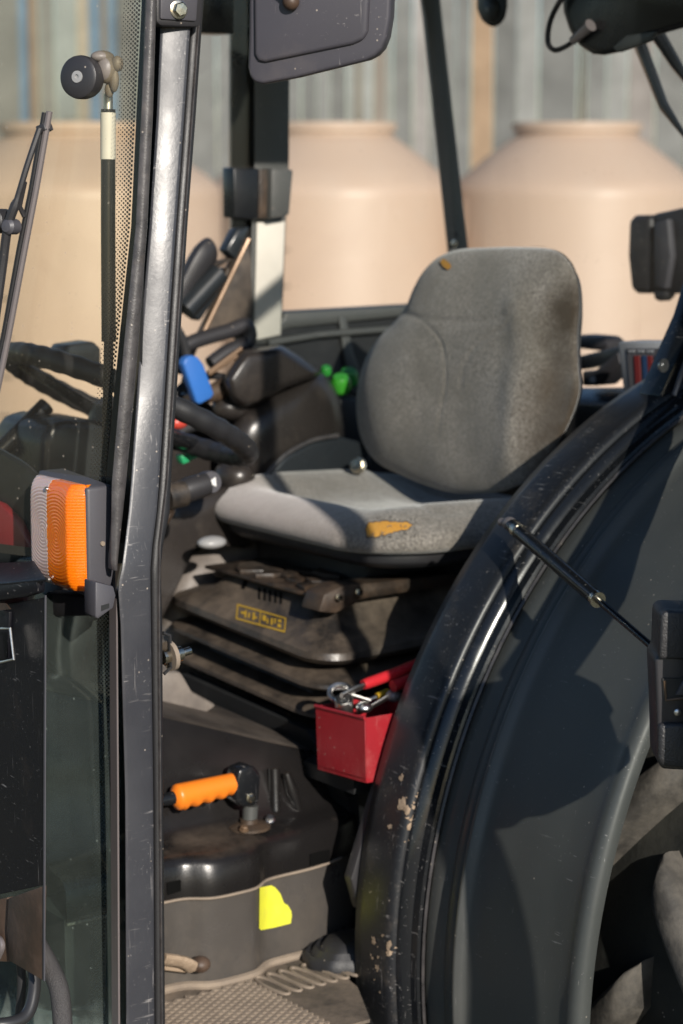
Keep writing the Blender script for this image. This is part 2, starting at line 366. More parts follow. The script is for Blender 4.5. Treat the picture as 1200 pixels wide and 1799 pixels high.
for z in (.6, 4.0):
    MB().box((fx(-1650), .045, z), (fx(2900), .09, z + .1)).build('fence_rail', bcache[list(bcache)[0]], fence)

def tank(px, depth, s, label):
    p = WY(px, 300, depth); t = empty('storage_tank', None, (p.x, p.y, 0), label, 'tank', 'beige plastic tanks in front of the fence')
    k = depth / 13 * s
    zl = WY(px, 216, depth).z; zs = WY(px, 331, depth - .6).z
    r = .72 * k; rn = .372 * k
    prof = [(r * .97, .0), (r, .03), (r, .5), (r * 1.004, .52), (r, .54), (r, zs - .05), (r * .995, zs - .02), (r * .975, zs + .01)]
    for q in range(1, 9):
        v = q / 8; prof.append((r * .975 + (rn * .95 - r * .975) * (v * .92 + .08 * v * v), zs + .01 + (zl - .085 - zs) * (v ** .93)))
    MB().lathe(prof, (0, 0, 0), (0, 0, 1), 72).build('tank_body', 'tank', t, angle=60)
    for a_ in (0.0, math.pi / 2, math.pi, -math.pi / 2):
        MB().box((-.012, -r * 1.004, .1), (.012, -r * .99, zs - .06)).build('mould_seam', 'tank', t, bevel=.003).rotation_euler = (0, 0, a_ + .42)
    for k_ in range(6): MB().box((-.03 - .02 * (k_ % 2), -r * 1.006, .35 + .2 * k_), (.03, -r * .992, .358 + .2 * k_)).build('graduation_mark', 'cowl', t).rotation_euler = (0, 0, -.37)
    MB().lathe([(rn * .95, zl - .085), (rn * .955, zl - .05), (rn, zl - .046), (rn * 1.01, zl - .02), (rn, zl), (rn * .9, zl + .004)], (0, 0, 0), (0, 0, 1), 64).build('neck_rim', 'tank', t, angle=60)
tank(583, 13.0, 1.0, 'beige plastic tank in the middle, seen between the cab posts left of the seat')
tank(1012, 13.0, 1.0, 'beige plastic tank seen behind the seat backrest and the black work lamp')
tank(133, 12.0, 1.17, 'nearest beige plastic tank, seen through the windscreen behind the wiper')

# ------------------------------------------------------------------ the tractor
tr = empty('tractor', None, ORG, 'old black tractor with its door open and a worn grey seat inside the cab', 'tractor')
tr.rotation_euler = (0, 0, math.atan2(TF.y, TF.x))

# --- front pillar
def TILT(y):
    k = max(0, min(1.3, (1000 - y) / 800)); return .529 - .013 * min(1, k * 2.2) - .072 * k, .530 - .072 * k
ptab = [(-160, 292, 346), (40, 281, 336), (200, 274, 325), (400, 261, 310), (600, 245, 296), (850, 229, 281), (900, 225, 277), (960, 218, 269), (1000, 213, 266), (1030, 206, 266), (1100, 211, 267), (1400, 219, 271), (1799, 221, 273), (2000, 222, 274)]
pillar = strip(ptab, .525, .045, bulge=.0016, n=9, step=20, dl=TILT).build('front_pillar', 'pillar', tr, bevel=.004, bang=50)
strip([(-160, 348, 372), (40, 335, 356), (200, 324, 345), (400, 309, 330), (600, 296, 317), (850, 280, 301), (900, 276, 299), (960, 268, 287), (1000, 265, 283), (1100, 266, 286), (1400, 270, 287.5), (1799, 272, 291), (2000, 273, 292)],
      .512, .03, bulge=.004, n=5, step=20, dl=lambda y: (TILT(y)[1] - .018,) * 2).build('door_seal', 'rubber', pillar, bevel=.003)
strip([(-160, 361, 366), (40, 347, 350), (400, 321, 324), (850, 291, 294), (960, 278, 281), (1100, 277, 280), (1799, 282, 285), (2000, 283, 286)], .516, .02, bulge=.003, n=4, step=20, dl=lambda y: (TILT(y)[1] - .013,) * 2).build('seal_lip', 'seal', pillar)
strip([(-160, 265, 283), (0, 257, 275), (200, 248, 269), (400, 238, 259), (600, 218, 244), (850, 196, 222), (950, 195, 211), (985, 194, 207), (1008, 198, 205)], .508, .02, bulge=.006, n=7, step=14).build('windscreen_seal', 'seal', pillar, bevel=.002)
strip([(1052, 204, 206.5), (1400, 206, 209), (1799, 208, 211), (2000, 209, 212)], .516, .02, n=3, step=30).build('glass_edge_strip', 'wiper', pillar)

strip([(-160, 270, 320), (0, 262, 310), (200, 254, 300), (400, 244, 286), (600, 228, 268), (850, 206, 250), (960, 200, 240), (1000, 200, 240)], .455, .02, n=3, dl=lambda y: (TILT(y)[1] - .075,) * 2).build('pillar_core', 'inner_paint', pillar)
# pillar top bracket with its bolt
BL = TILT(20)[1] + .014
bx = lambda x, y, l=BL: PL(x, y, l)
br = MB().prism([bx(275, -60), bx(275, 38), bx(282, 45), bx(349, 48), bx(356, 40), bx(362, -60)], (0, -.04, 0)).build('mirror_bracket', 'plastic', tr, bevel=.004)
MB().prism([bx(283, -50, BL + .004), bx(282, 34, BL + .004), bx(346, 38, BL + .004), bx(352, -50, BL + .004)], (0, -.01, 0)).build('bracket_plate', 'lamp_body', br, bevel=.003)
def bolt(name, c, n, r, h, parent, mat='chrome'):
    m = MB(); n = V(n).normalized()
    m.lathe([(r * 1.25, 0), (r * 1.25, h * .25), (r * 1.1, h * .3)], c, n, 20)
    m.lathe([(r, h * .3), (r, h * .85), (r * .85, h), (.001, h * 1.02)], c, n, 6)
    return m.build(name, mat, parent, angle=25)
bolt('bolt', bx(313, 17, BL + .004), (.15, 1, 0), .0095, .011, br)

# --- windscreen, a curved sheet between the front pillars
def fw(l, u): return .88 - (.9 - math.sqrt(.81 - l * l)) - .040 * (u - 1.4)
def PW(px, py, off=0.):
    r = ray(px, py); t = 1.5
    for _ in range(60):
        p = EYE + r * t; e = p.x - fw(min(.6, abs(p.y)), p.z) - off; dd = r.x - r.y * (-p.y / math.sqrt(max(.05, .81 - p.y * p.y)))
        t -= e / r.x * .8
    return EYE + r * t
def sheet(l0, l1, u0, u1, off, n=24, m_=6):
    m = MB(); rows = []
    for j in range(m_ + 1):
        u = u0(0) + 0 if False else None
        row = []
        for i in range(n + 1):
            l = l0 + (l1 - l0) * i / n; uu = u0 + (u1 - u0) * j / m_; row.append(V((fw(l, uu) + off, l, uu)))
        rows.append(row)
    m.loft(rows, cap=False, closed=False); return m
UB = 1.352
ws = sheet(-.485, .485, UB, 2.42, 0).build('windscreen', 'windscreen', tr)
def lband(y):                                           # l of the seal's inner edge at image height y
    xs = interp([(-200, 258), (0, 248), (400, 229), (600, 208), (850, 184), (960, 180)], y)[0]; return PW(xs, y, -.001)
fb = MB(); rows = []
for y in range(-200, 975, 25):
    a = lband(y); l1 = min(.487, a.y + .05); rows.append([V((fw(l, a.z) - .002, l, a.z)) for l in [a.y + (l1 - a.y) * k / 5 for k in range(6)]])
fb.loft(rows, cap=False, closed=False).build('frit_band', 'interior', ws)
fd = MB(); y = -150.; row = 0
while y < 965:
    a = lband(y); row += 1
    for k in range(4):
        l = a.y - .0028 - .0052 * k - (.0026 if row % 2 else 0); rr = .0019 - .00032 * k
        c = V((fw(l, a.z) - .002, l, a.z)); tx = V((-.55, 1, 0)).normalized()
        fd.add([c + (tx * math.cos(q * math.pi / 3) + TU * math.sin(q * math.pi / 3)) * rr for q in range(6)], [tuple(range(6))])
    y += 3.9
tag(fd.build('frit_dots', 'interior', ws), kind='stuff')
fl = MB()                                               # lower frit along the windscreen's foot
fl.loft([[V((fw(l, uu) - .002, l, uu)) for l in [.40 - .03 * k for k in range(28)]] for uu in (UB, UB + .012)], cap=False, closed=False).build('lower_frit', 'interior', ws)

# gas strut knob through the glass, strut inside
kc = PW(150, 137, .004); kn = V((.88, .47, .05)).normalized()
kb = MB().lathe([(.0255, -.004), (.027, .002), (.0275, .012), (.0265, .017), (.023, .0195), (.0085, .0195), (.0075, .0187), (.0002, .0187)], kc, kn, 40).build('strut_knob', 'plastic', ws)
MB().lathe([(.0078, .0188), (.0075, .0204), (.0030, .0206), (.0028, .0180), (.0002, .018)], kc, kn, 24).build('knob_screw', 'greyknob', kb)
MB().ell(PW(188, 122, -.010), .014, .014, .018).ell(PW(206, 112, -.012), .008, .008, .010).ell(PW(200, 140, -.012), .006, .008, .016).ell(PW(180, 100, -.008), .016, .012, .008).ell(PW(192, 158, -.016), .006, .006, .010).build('strut_ball_joint', 'tunnel', ws)
def inn(x, y): return PW(x, y, -.035)
MB().tube([inn(190, 165), inn(190, 200)], .006, 14).build('strut_rod', 'steel', ws)
MB().tube([inn(190, 192), inn(190, 400), inn(191, 600)], .0095, 16).build('gas_strut', 'black_paint', ws)
MB().tube([inn(190, 198), inn(190, 280)], .0100, 16).build('strut_sticker', 'white', ws)
MB().tube([inn(191, 600), inn(186, 850)], .0065, 12).build('strut_lower_rod', 'black_paint', ws)

# wiper in front of the glass
def wo(x, y, o=.03): return PW(x, y, o)
wp = MB().tube([wo(87, 196), wo(64, 330), wo(43, 440), wo(15, 590), wo(-20, 760)], .0048, 8, .9).build('wiper', 'wiper', tr)
MB().tube([wo(79, 198, .027), wo(56, 330, .027), wo(34, 440, .027), wo(7, 590, .027), wo(-30, 760, .027)], .0042, 8).build('blade_rubber', 'rubber', wp)
MB().tube(spline([wo(70, 225, .04), wo(48, 290, .05), wo(30, 350, .055), wo(14, 398, .055), wo(4, 470, .05), wo(-14, 600, .05)], 5), [.0042] * 11 + [.0065] * 15, 8).build('wiper_arm', 'plastic', wp, bevel=0)
MB().tube([wo(43, 320, .05), wo(34, 362, .04), wo(43, 380, .032)], .0036, 8).build('blade_claw', 'plastic', wp)
MB().lathe([(.010, -.012), (.0105, .004), (.007, .008), (.0002, .009)], wo(17, 398, .055), (.9, .4, .05), 18).build('wiper_pivot', 'lamp_body', wp)
MB().prism([wo(62, 222, .036), wo(76, 216, .036), wo(80, 228, .036), wo(66, 236, .036)], (-.012, 0, 0)).build('blade_clip', 'plastic', wp, bevel=.001)
MB().lathe([(.016, -.02), (.016, .006), (.009, .012), (.0002, .013)], wo(-8, 388, .05), (.9, .4, .05), 18).build('arm_hinge', 'plastic', wp)

# --- lower front glass
UG = 1.305
lg = sheet(.20, .487, .30, UG, -.004, 16, 4).build('lower_windscreen', 'lowglass', tr)
m = MB(); rows = []
for k in range(40):
    u = .35 + (UG - .35) * k / 39; l0 = .452; rows.append([V((fw(l, u) - .007, l, u)) for l in (l0, .46, .47, .48, .49)])
m.loft(rows, cap=False, closed=False).build('frit_band', 'interior', lg)
fd = MB(); u = .35; row = 0
while u < UG:
    row += 1
    for k in range(4):
        l = .4495 - .0050 * k - (.0025 if row % 2 else 0); rr = .0018 - .0003 * k; c = V((fw(l, u) - .006, l, u)); tx = V((-.62, 1, 0)).normalized()
        fd.add([c + (tx * math.cos(q * math.pi / 3) + TU * math.sin(q * math.pi / 3)) * rr for q in range(6)], [tuple(range(6))])
    u += .0028
tag(fd.build('frit_dots', 'interior', lg), kind='stuff')

# --- front indicator lamp
LF = .822
pt, pb = PF(100, 842, LF), PF(100, 1030, LF); u1, u0 = 1.467, 1.322
lA, lB, lC = PF(54, 900, LF).y, PF(89, 900, LF).y, PF(150, 930, .808).y
lD = PF(204, 940, .742).y
lamp = MB().prism([(.768, lA - .006, u0), (.768, lC + .004, u0 - .004), (.768, lC + .005, u1 - .006), (.768, lA - .006, u1 + .002)], (.040, 0, 0)).build('indicator_lamp', 'lamp_body', tr, bevel=.005, seg=3)
MB().prism([(.742, lA + .01, u0 - .02), (.742, lD, u0 - .02), (.742, lD + .001, u1 - .014), (.742, lA + .01, u1 - .014)], (.026, 0, 0)).build('lamp_base', 'lamp_body', lamp, bevel=.005)
def lens(l0, l1, name, mat, cc, slope):
    m = MB(); n, k = 40, 110; vs = []
    for j in range(k + 1):
        for i in range(n + 1):
            a, b = i / n, j / k; l = l0 + (l1 - l0) * a; u = u0 + .004 + (u1 - u0 - .007) * b
            h = LF + .006 - .010 * (2 * b - 1) ** 8
            if slope: h -= .019 * max(0, (a - .74) / .26) ** 1.7
            else: h -= .010 * max(0, (.25 - a) / .25) ** 2
            d = math.hypot((l - cc[0]) * 1.0, u - cc[1])
            if slope and a > .76: h += .0004 * (1 if j % 3 < 2 else -1)
            else: h += .0004 * math.sin(d / .0045 * 2 * math.pi)
            vs.append(V((h, l, u)))
    fs = [(j * (n + 1) + i, j * (n + 1) + i + 1, (j + 1) * (n + 1) + i + 1, (j + 1) * (n + 1) + i) for j in range(k) for i in range(n)]
    m.add(vs, fs)
    bd = [i for i in range(n + 1)] + [j * (n + 1) + n for j in range(1, k + 1)] + [k * (n + 1) + i for i in range(n - 1, -1, -1)] + [j * (n + 1) for j in range(k - 1, 0, -1)]
    lo = [V((.806, vs[i].y, vs[i].z)) for i in bd]; m.loft([[vs[i] for i in bd], lo], cap=False); return m.build(name, mat, lamp, angle=60)
lens(lB + .0006, lC + .001, 'amber_lens', 'amber', (lB + .024, (u0 + u1) / 2), True)
lens(lA, lB - .0006, 'clear_lens', 'clear', (lB - .012, (u0 + u1) / 2), False)
for uu in (u1 - .014, u0 + .012): MB().lathe([(.003, 0), (.0028, .003), (.0002, .003)], (LF + .004, lB, uu), (1, 0, 0), 10).build('lens_screw', 'steel', lamp)
MB().prism([PF(80, 1040, .80), PF(80, 1084, .80), PF(158, 1082, .80), PF(158, 1050, .80)], (-.03, 0, 0)).build('lamp_bracket', 'plastic', lamp, bevel=.003)
MB().prism([PL(168, 1022, .535), PL(168, 1084, .535), PL(172, 1088, .535), PL(200, 1068, .535), PL(204, 1046, .535), PL(200, 1030, .535)], (0, -.03, 0)).build('bracket_end', 'lamp_body', lamp, bevel=.004)
MB().prism([PL(178, 1064, .5356), PL(178, 1074, .5356), PL(192, 1068, .5356), PL(192, 1060, .5356)], (0, -.004, 0)).build('bracket_slot', 'interior', lamp)
MB().lathe([(.0034, 0), (.003, .002), (.0002, .002)], PL(180, 955, lC + .0055), (0, 1, 0), 12).build('side_plug', 'ridge', lamp)

# --- battery box ahead of the lower glass
BF = .93
P = lambda x, y, f=BF: PF(x, y, f)
bb = MB().prism([P(-160, 1090), P(-160, 1605), P(76, 1555), P(77, 1050)], (-.0012, 0, 0)).build('battery_box', 'box', tr, bevel=.0015, seg=1)
MB().prism([P(-170, 1100, BF - .02), P(-170, 1590, BF - .02), P(44, 1550, BF - .02), P(46, 1060, BF - .02)], (-.12, -.20, 0)).build('box_body', 'box', bb)
MB().prism([P(-160, 1040), P(-160, 1078), P(60, 1047), P(80, 1040), P(81, 1016), P(50, 1020)], (.012, 0, 0)).build('box_lid', 'box', bb, bevel=.003)
MB().prism([P(-160, 1040, BF + .012), P(81, 1016, BF + .012), P(60, 985, BF - .08), P(-160, 1000, BF - .08)], (0, 0, -.004)).build('lid_top', 'box', bb, bevel=.001)
MB().prism([P(-160, 1612, BF - .003), P(12, 1577, BF - .003), P(10, 1640, BF - .003), P(14, 1690, BF - .003), P(-160, 1680, BF - .003)], (-.01, 0, 0)).build('torn_flange', 'box_rust', bb, bevel=.001)
MB().prism([P(15, 1578, BF + .001), P(12, 1630, BF + .001), P(16, 1688, BF + .001), P(74, 1722, BF + .001), P(77, 1556, BF + .001)], (-.004, 0, 0)).build('lower_flange', 'box_rust', bb, bevel=.001)
MB().prism([P(77.5, 1046, BF + .002), P(75, 1722, BF + .002), P(77.5, 1724, BF + .002), P(79.6, 1046, BF + .002)], (-.0016, 0, 0)).build('sheet_edge', 'lamp_body', bb)
MB().prism([P(-10, 1068, BF + .004), P(-10, 1160, BF + .004), P(12, 1158, BF + .004), P(16, 1075, BF + .004)], (-.006, 0, 0)).build('latch_plate', 'box', bb, bevel=.001)
MB().tube([P(2, 1104, BF + .012), P(18, 1104, BF + .012), P(25, 1158, BF + .014), P(-2, 1164, BF + .014)], .0018, 8).build('latch_wire', 'steel', bb)
MB().prism([P(-14, 1058, BF + .013), P(-12, 1074, BF + .013), P(20, 1070, BF + .013), P(12, 1060, BF + .013)], (.002, 0, 0)).build('rust_patch', 'box_rust', bb)
MB().tube(spline([P(-30, 1650, BF + .006), P(-4, 1648, BF + .008), P(4, 1664, BF + .01), P(-8, 1690, BF + .008)]), .004, 8).build('box_hook', 'wiper', bb)

# hoses below the box
MB().tube(spline([PD(66, 1660, 2.72), PD(88, 1700, 2.70), PD(105, 1745, 2.68), PD(112, 1830, 2.66)], 10), .0125, 14).build('hose', 'braid', tr)
MB().tube(spline([PD(58, 1690, 2.72), PD(60, 1740, 2.70), PD(45, 1785, 2.68), PD(0, 1800, 2.66), PD(-60, 1795, 2.66)], 8), .0085, 12).build('hose', 'hose', tr)
MB().tube(spline([PD(36, 1690, 2.74), PD(38, 1740, 2.74), PD(28, 1830, 2.74)], 6), .006, 12).build('hose', 'hose', tr)
MB().prism([PD(-60, 1760, 2.95), PD(20, 1750, 2.95), PD(70, 1770, 2.95), PD(160, 1790, 2.95), PD(200, 1900, 2.95), PD(-60, 1900, 2.95)], NY * .2).build('chassis_block', 'interior', tr, bevel=.01)

# --- exterior mirror on its arm
MC, MN = PL(560, 60, .56), V((.74, .67, -.05)).normalized()
def pm(x, y, d=0.): return on(x, y, MC + MN * d, MN)
mo = [(438, -150), (437, 60), (435, 118), (438, 135), (447, 145), (462, 148), (520, 137), (645, 106), (660, 98), (671, 86), (679, 66), (685, 30), (692, -150)]
mir = MB().prism([pm(*p) for p in mo], -MN * .035).build('mirror', 'mirror_back', tr, bevel=.010, seg=4)
MB().prism([pm(*p, .006) for p in [(444, -150), (446, 95), (452, 108), (466, 110), (620, 78), (638, 70), (646, 55), (655, -150)]], -MN * .012).build('raised_back', 'mirror_back', mir, bevel=.005, seg=3)
bmp = MB().ell(pm(511, 3, .012), .011, .011, .011).lathe([(.009, 0), (.009, -.02)], pm(511, -6, .010), (0, 0, -1), 14).build('mirror_pivot', 'box_rust', mir)
MB().tube(spline([pm(511, -8, .014), pm(505, -60, .05), pm(440, -110, .06), bx(330, -90), bx(315, -40)], 6), .009, 12).build('mirror_arm', 'plastic', mir)
MB().prism([pm(x, y, -.036) for x, y in [(448, -140), (448, 125), (465, 136), (640, 96), (668, 60), (680, -140)]], -MN * .003).build('mirror_glass', 'steel', mir)

# --- cab frame: right side posts, rails, roof
def side(tab, l, th, name, mat, parent=tr, bevel=.006, bulge=0.): return strip(tab, l, th, bulge, 3, 25).build(name, mat, parent, bevel=bevel)
rb = side([(-120, 404, 455), (300, 406, 452), (420, 408, 452), (640, 442, 452)], -.515, .07, 'right_door_post', 'inner_paint')
side([(-120, 446, 512), (290, 446, 510), (380, 442, 505), (610, 437, 496)], -.50, .06, 'post_facing', 'fender', rb)
MB().prism([PL(452, 391, -.494), PL(447, 598, -.494), PL(493, 588, -.494), PL(501, 389, -.494)], (0, -.004, 0)).build('pale_panel', 'pale', rb, bevel=.001)
hb = MB().prism([PL(411, 294, -.47), PL(412, 383, -.47), PL(455, 387, -.47), PL(456, 296, -.47)], (0, -.04, 0)).build('door_hinge', 'inner_paint', rb, bevel=.004)
MB().prism([PL(478, 296, -.46), PL(476, 384, -.46), PL(509, 378, -.46), PL(516, 298, -.46)], (0, -.04, 0)).build('hinge_leaf', 'fender', hb, bevel=.004)
MB().prism([PL(456, 298, -.475), PL(455, 384, -.475), PL(478, 384, -.475), PL(479, 298, -.475)], (0, -.02, 0)).build('hinge_pin', 'rust', hb, bevel=.002)
rc = side([(-120, 728, 764), (0, 742, 776), (30, 748, 779), (430, 786, 824), (640, 806, 846)], -.50, .05, 'right_rear_post', 'fender', bevel=.008)
bolt('bolt', PL(797, 428, -.494), (0, 1, 0), .006, .006, rc)
MB().lathe([(.005, 0), (.0002, .001)], PL(802, 412, -.499), (0, 1, 0), 12).build('post_hole', 'interior', rc)
MB().box((-.80, -.56, 2.26), (.80, -.50, 2.44)).build('right_roof_rail', 'inner_paint', tr, bevel=.01)
MB().box((-.80, .43, 2.30), (.80, .51, 2.44)).build('left_roof_rail', 'black_paint', tr, bevel=.01)
MB().prism([PL(354, -60, -.45), PL(354, 57, -.45), PL(412, 60, -.45), PL(412, -60, -.45)], (0, -.06, 0)).build('door_header', 'inner_paint', tr, bevel=.004)
MB().box((.66, -.5, 2.37), (.76, .5, 2.44)).build('front_header', 'inner_paint', tr, bevel=.01)
MB().box((-.85, -.5, 2.30), (-.75, .5, 2.44)).build('rear_header', 'inner_paint', tr, bevel=.01)
MB().prism([(-.95, -.62, 2.43), (.92, -.62, 2.43), (.98, -.4, 2.43), (.98, .4, 2.43), (.92, .60, 2.43), (-.95, .60, 2.43)], (0, 0, .14)).build('roof', 'plastic', tr, bevel=.04, seg=3)
# right side below the windows
sill = MB().prism([PL(440, 606, -.5), PL(499, 560, -.5), PL(500, 549, -.5), PL(712, 537, -.5), PL(850, 530, -.5), PL(850, 545, -.5), PL(712, 556, -.5), PL(505, 578, -.5)], (0, -.05, 0)).build('side_window_sill', 'fender', tr, bevel=.006)
MB().prism([PL(440, 610, -.505), PL(500, 578, -.505), PL(850, 545, -.505), PL(850, 900, -.505), PL(440, 900, -.505)], (0, -.03, 0)).build('right_side_panel', 'interior', tr)
MB().tube([PL(470, 603, -.495), PL(560, 588, -.495), PL(700, 577, -.495), PL(840, 568, -.495)], .007, 10).build('panel_bead', 'fender', sill)
MB().prism([PL(596, 556, -.496), PL(604, 620, -.496), PL(618, 690, -.496), PL(648, 690, -.496), PL(622, 620, -.496), PL(608, 556, -.496)], (0, -.005, 0)).build('panel_rib', 'fender', sill, bevel=.002)
MB().box((-.62, -.53, .5), (.75, -.505, 1.10)).build('right_door_panel', 'interior', tr)
MB().add([(-.12, -.512, 1.10), (.72, -.512, 1.10), (.68, -.512, 2.40), (-.12, -.512, 2.40)], [(0, 1, 2, 3)]).build('right_door_glass', 'cabglass', tr)
MB().add([(-.60, -.525, 1.57), (-.15, -.525, 1.57), (-.14, -.525, 2.40), (-.50, -.525, 2.40)], [(0, 1, 2, 3)]).build('side_window_glass', 'cabglass', tr)
# rear wall and window
MB().box((-.68, -.50, .5), (-.64, .40, 1.40)).build('rear_wall', 'interior', tr)
MB().add([(-.60, -.51, 1.46), (-.72, -.30, 1.46), (-.72, .45, 1.46), (-.66, .45, 2.40), (-.66, -.30, 2.40), (-.50, -.51, 2.40)], [(0, 1, 4, 5), (1, 2, 3, 4)]).build('rear_window_glass', 'cabglass', tr)
rs = MB().prism([PF(1005, 678, -.55), PF(1010, 705, -.50), PF(1200, 712, -.50), PF(1200, 676, -.58)], (0, 0, -.10)).build('rear_shelf', 'cowl', tr, bevel=.008)
ra = MB().prism([PF(1012, 588, -.62), PF(1012, 612, -.62), PF(1064, 618, -.62), PF(1068, 604, -.62), PF(1056, 592, -.62)], (-.05, 0, 0)).build('rear_lever_block', 'plastic', tr, bevel=.006)
MB().prism([PF(1018, 625, -.55), PF(1018, 650, -.55), PF(1095, 632, -.55), PF(1090, 608, -.55)], (-.03, 0, 0)).build('link_bar', 'cowl', ra, bevel=.003)
MB().prism([PF(1022, 652, -.5), PF(1022, 678, -.5), PF(1048, 678, -.5), PF(1090, 640, -.5), PF(1084, 618, -.5), PF(1045, 650, -.5)], (-.05, 0, 0)).build('link_end', 'plastic', ra, bevel=.004)
bolt('bolt', PF(1042, 668, -.498), (1, 0, 0), .006, .006, ra, 'greyknob')

# control box with printed bars
CF = -.40
cb = MB().prism([PF(1083, 600, CF), PF(1097, 716, CF), PF(1200, 716, CF), PF(1190, 600, CF)], (-.06, 0, 0)).build('control_box', 'ctrl', tr, bevel=.006)
MB().prism([PF(1101, 612, CF + .002), PF(1108, 705, CF + .002), PF(1185, 705, CF + .002), PF(1180, 612, CF + .002)], (-.003, 0, 0)).build('control_face', 'ctrlface', cb)
for xa, xb, mt in ((1114, 1123, 'stripe_r'), (1128, 1135, 'stripe_b'), (1137, 1145, 'stripe_r'), (1150, 1156, 'stripe_b')):
    MB().prism([PF(xa, 625, CF + .0035), PF(xa + 4, 703, CF + .0035), PF(xb + 4, 703, CF + .0035), PF(xb, 625, CF + .0035)], (-.001, 0, 0)).build('printed_bar', mt, cb)
for xa in (1104, 1120, 1136): MB().prism([PF(xa, 615, CF + .0035), PF(xa, 619, CF + .0035), PF(xa + 11, 619, CF + .0035), PF(xa + 11, 615, CF + .0035)], (-.001, 0, 0)).build('printed_mark', 'ctrl', cb)

# work lamp
WF = -.75
def wl(x, y, f=WF): return PF(x, y, f)
wk = MB().prism([wl(1102, 386), wl(1100, 450), wl(1106, 510), wl(1116, 516), wl(1142, 516), wl(1142, 378), wl(1112, 378)], (-.10, 0, 0)).build('work_lamp', 'plastic', tr, bevel=.012, seg=3)
MB().prism([wl(1144, 376, WF - .01), wl(1144, 517, WF - .01), wl(1200, 516, WF - .01), wl(1230, 500, WF - .01), wl(1235, 390, WF - .01), wl(1200, 364, WF - .01)], (-.09, 0, 0)).build('lamp_shell', 'plastic', wk, bevel=.008)
MB().prism([wl(1148, 392, WF + .004), wl(1148, 505, WF + .004), wl(1168, 508, WF + .004), wl(1178, 450, WF + .004), wl(1172, 384, WF + .004)], (-.02, 0, 0)).build('lamp_ridge', 'lamp_body', wk, bevel=.004)
MB().prism([wl(1146, 512), wl(1150, 526), wl(1158, 530), wl(1166, 522), wl(1168, 512)], (-.03, 0, 0)).build('lamp_tab', 'plastic', wk, bevel=.003)
MB().tube([wl(1230, 445, WF - .05), wl(1330, 460, WF - .02), V((-.45, .46, 1.80))], .012, 10).build('lamp_arm', 'plastic', wk)

# left door post base and door
dp = MB().prism([PL(1160, 697, .5), PL(1166, 702, .5), PL(1182, 690, .5), PL(1212, 612, .5), PL(1285, 420, .5), PL(1325, 250, .5), PL(1340, -200, .5), PL(1312, -200, .5), PL(1292, 260, .5), PL(1258, 440, .5), PL(1222, 556, .5)], (0, -.05, 0)).build('left_door_post', 'black_paint', tr, bevel=.006)
MB().lathe([(.011, 0), (.0105, .002), (.004, .002), (.004, .003), (.0002, .003)], PL(1165, 642, .5), (0, 1, 0), 20).build('washer', 'steel', dp)
MB().tube([PL(1184, 695, .505), PL(1214, 612, .505), PL(1287, 420, .505)], .004, 8).build('post_lip', 'wiper', dp)
HG = V((-.25, .54, 0)); DD = V((.7071, .7071, 0)).normalized(); DN = V((-DD.y, DD.x, 0))
def dr(s, u, o=0.): return HG + DD * s + V((0, 0, u)) + DN * o
door = empty('cab_door', tr, HG)
def DB(m, name, mat, parent, **k):
    return m.build(name, mat, parent, base=HG, **k)
dpath = [dr(.02, 1.30), dr(.02, 2.22), dr(.10, 2.32), dr(.88, 2.30), dr(.96, 2.2), dr(.985, 1.4), dr(.985, .72), dr(.93, .64), dr(.62, .64), dr(.50, .78), dr(.36, 1.05), dr(.14, 1.24), dr(.04, 1.28)]
DB(MB().prism([p + DN * .003 for p in dpath[:-1]], DN * -.006), 'door_glass', 'cabglass', door)
DB(MB().tube(dpath + [dpath[0]], .019, 10), 'door_frame', 'black_paint', door)
DB(MB().prism([dr(*p, -.02) for p in ((.0, 1.64), (.38, 1.505), (.56, 1.462), (.80, 1.385), (.80, 1.32), (.60, 1.378), (.50, 1.425), (.37, 1.465), (.0, 1.58))], DN * .03), 'door_handle_bar', 'plastic', door, bevel=.006)
DB(MB().prism([dr(*p, -.03) for p in ((.83, 1.385), (.775, 1.36), (.746, 1.311), (.750, 1.266), (.761, 1.263), (.777, 1.196), (.85, 1.187), (.911, 1.194), (.946, 1.224), (.97, 1.3), (.96, 1.375))], DN * .05), 'latch_body', 'plastic', door, bevel=.006)
# door latch housing on the free edge
LD = 2.46
def q(x, y, d=LD): return PD(x, y, d)
lt = DB(MB().prism([q(1150, 1160), q(1154, 1255), q(1156, 1340), q(1164, 1352), q(1240, 1356), q(1240, 1076), q(1170, 1074), q(1160, 1082), q(1158, 1150)], NY * .07), 'door_latch', 'plastic', door, bevel=.006, seg=3)
DB(MB().prism([q(1161, 1080, LD - .008), q(1158, 1158, LD - .008), q(1232, 1160, LD - .008), q(1232, 1076, LD - .008), q(1170, 1074, LD - .008)], NY * .02), 'upper_grip', 'grain', lt, bevel=.006, seg=3)
DB(MB().prism([q(1157, 1272, LD - .008), q(1156, 1336, LD - .008), q(1166, 1350, LD - .008), q(1232, 1354, LD - .008), q(1232, 1270, LD - .008)], NY * .02), 'lower_grip', 'grain', lt, bevel=.006, seg=3)
DB(MB().prism([q(1164, 1192, LD - .003), q(1166, 1230, LD - .003), q(1200, 1226, LD - .003), q(1240, 1225, LD - .003), q(1240, 1192, LD - .003)], NY * .01), 'latch_recess', 'interior', lt)
DB(MB().prism([q(1186, 1222, LD - .006), q(1200, 1196, LD - .006), q(1240, 1190, LD - .006), q(1240, 1222, LD - .006)], NY * .012), 'latch_catch', 'lamp_body', lt, bevel=.002)
DB(MB().tube([q(1168, 1196, LD - .004), q(1170, 1230, LD - .004), q(1206, 1226, LD - .004)], .0016, 6), 'latch_edge', 'brass', lt)
DB(MB().lathe([(.0042, 0), (.004, .002), (.0025, .003), (.0002, .003)], q(1190, 1251, LD - .002), -NY, 14), 'latch_rivet', 'steel', lt)
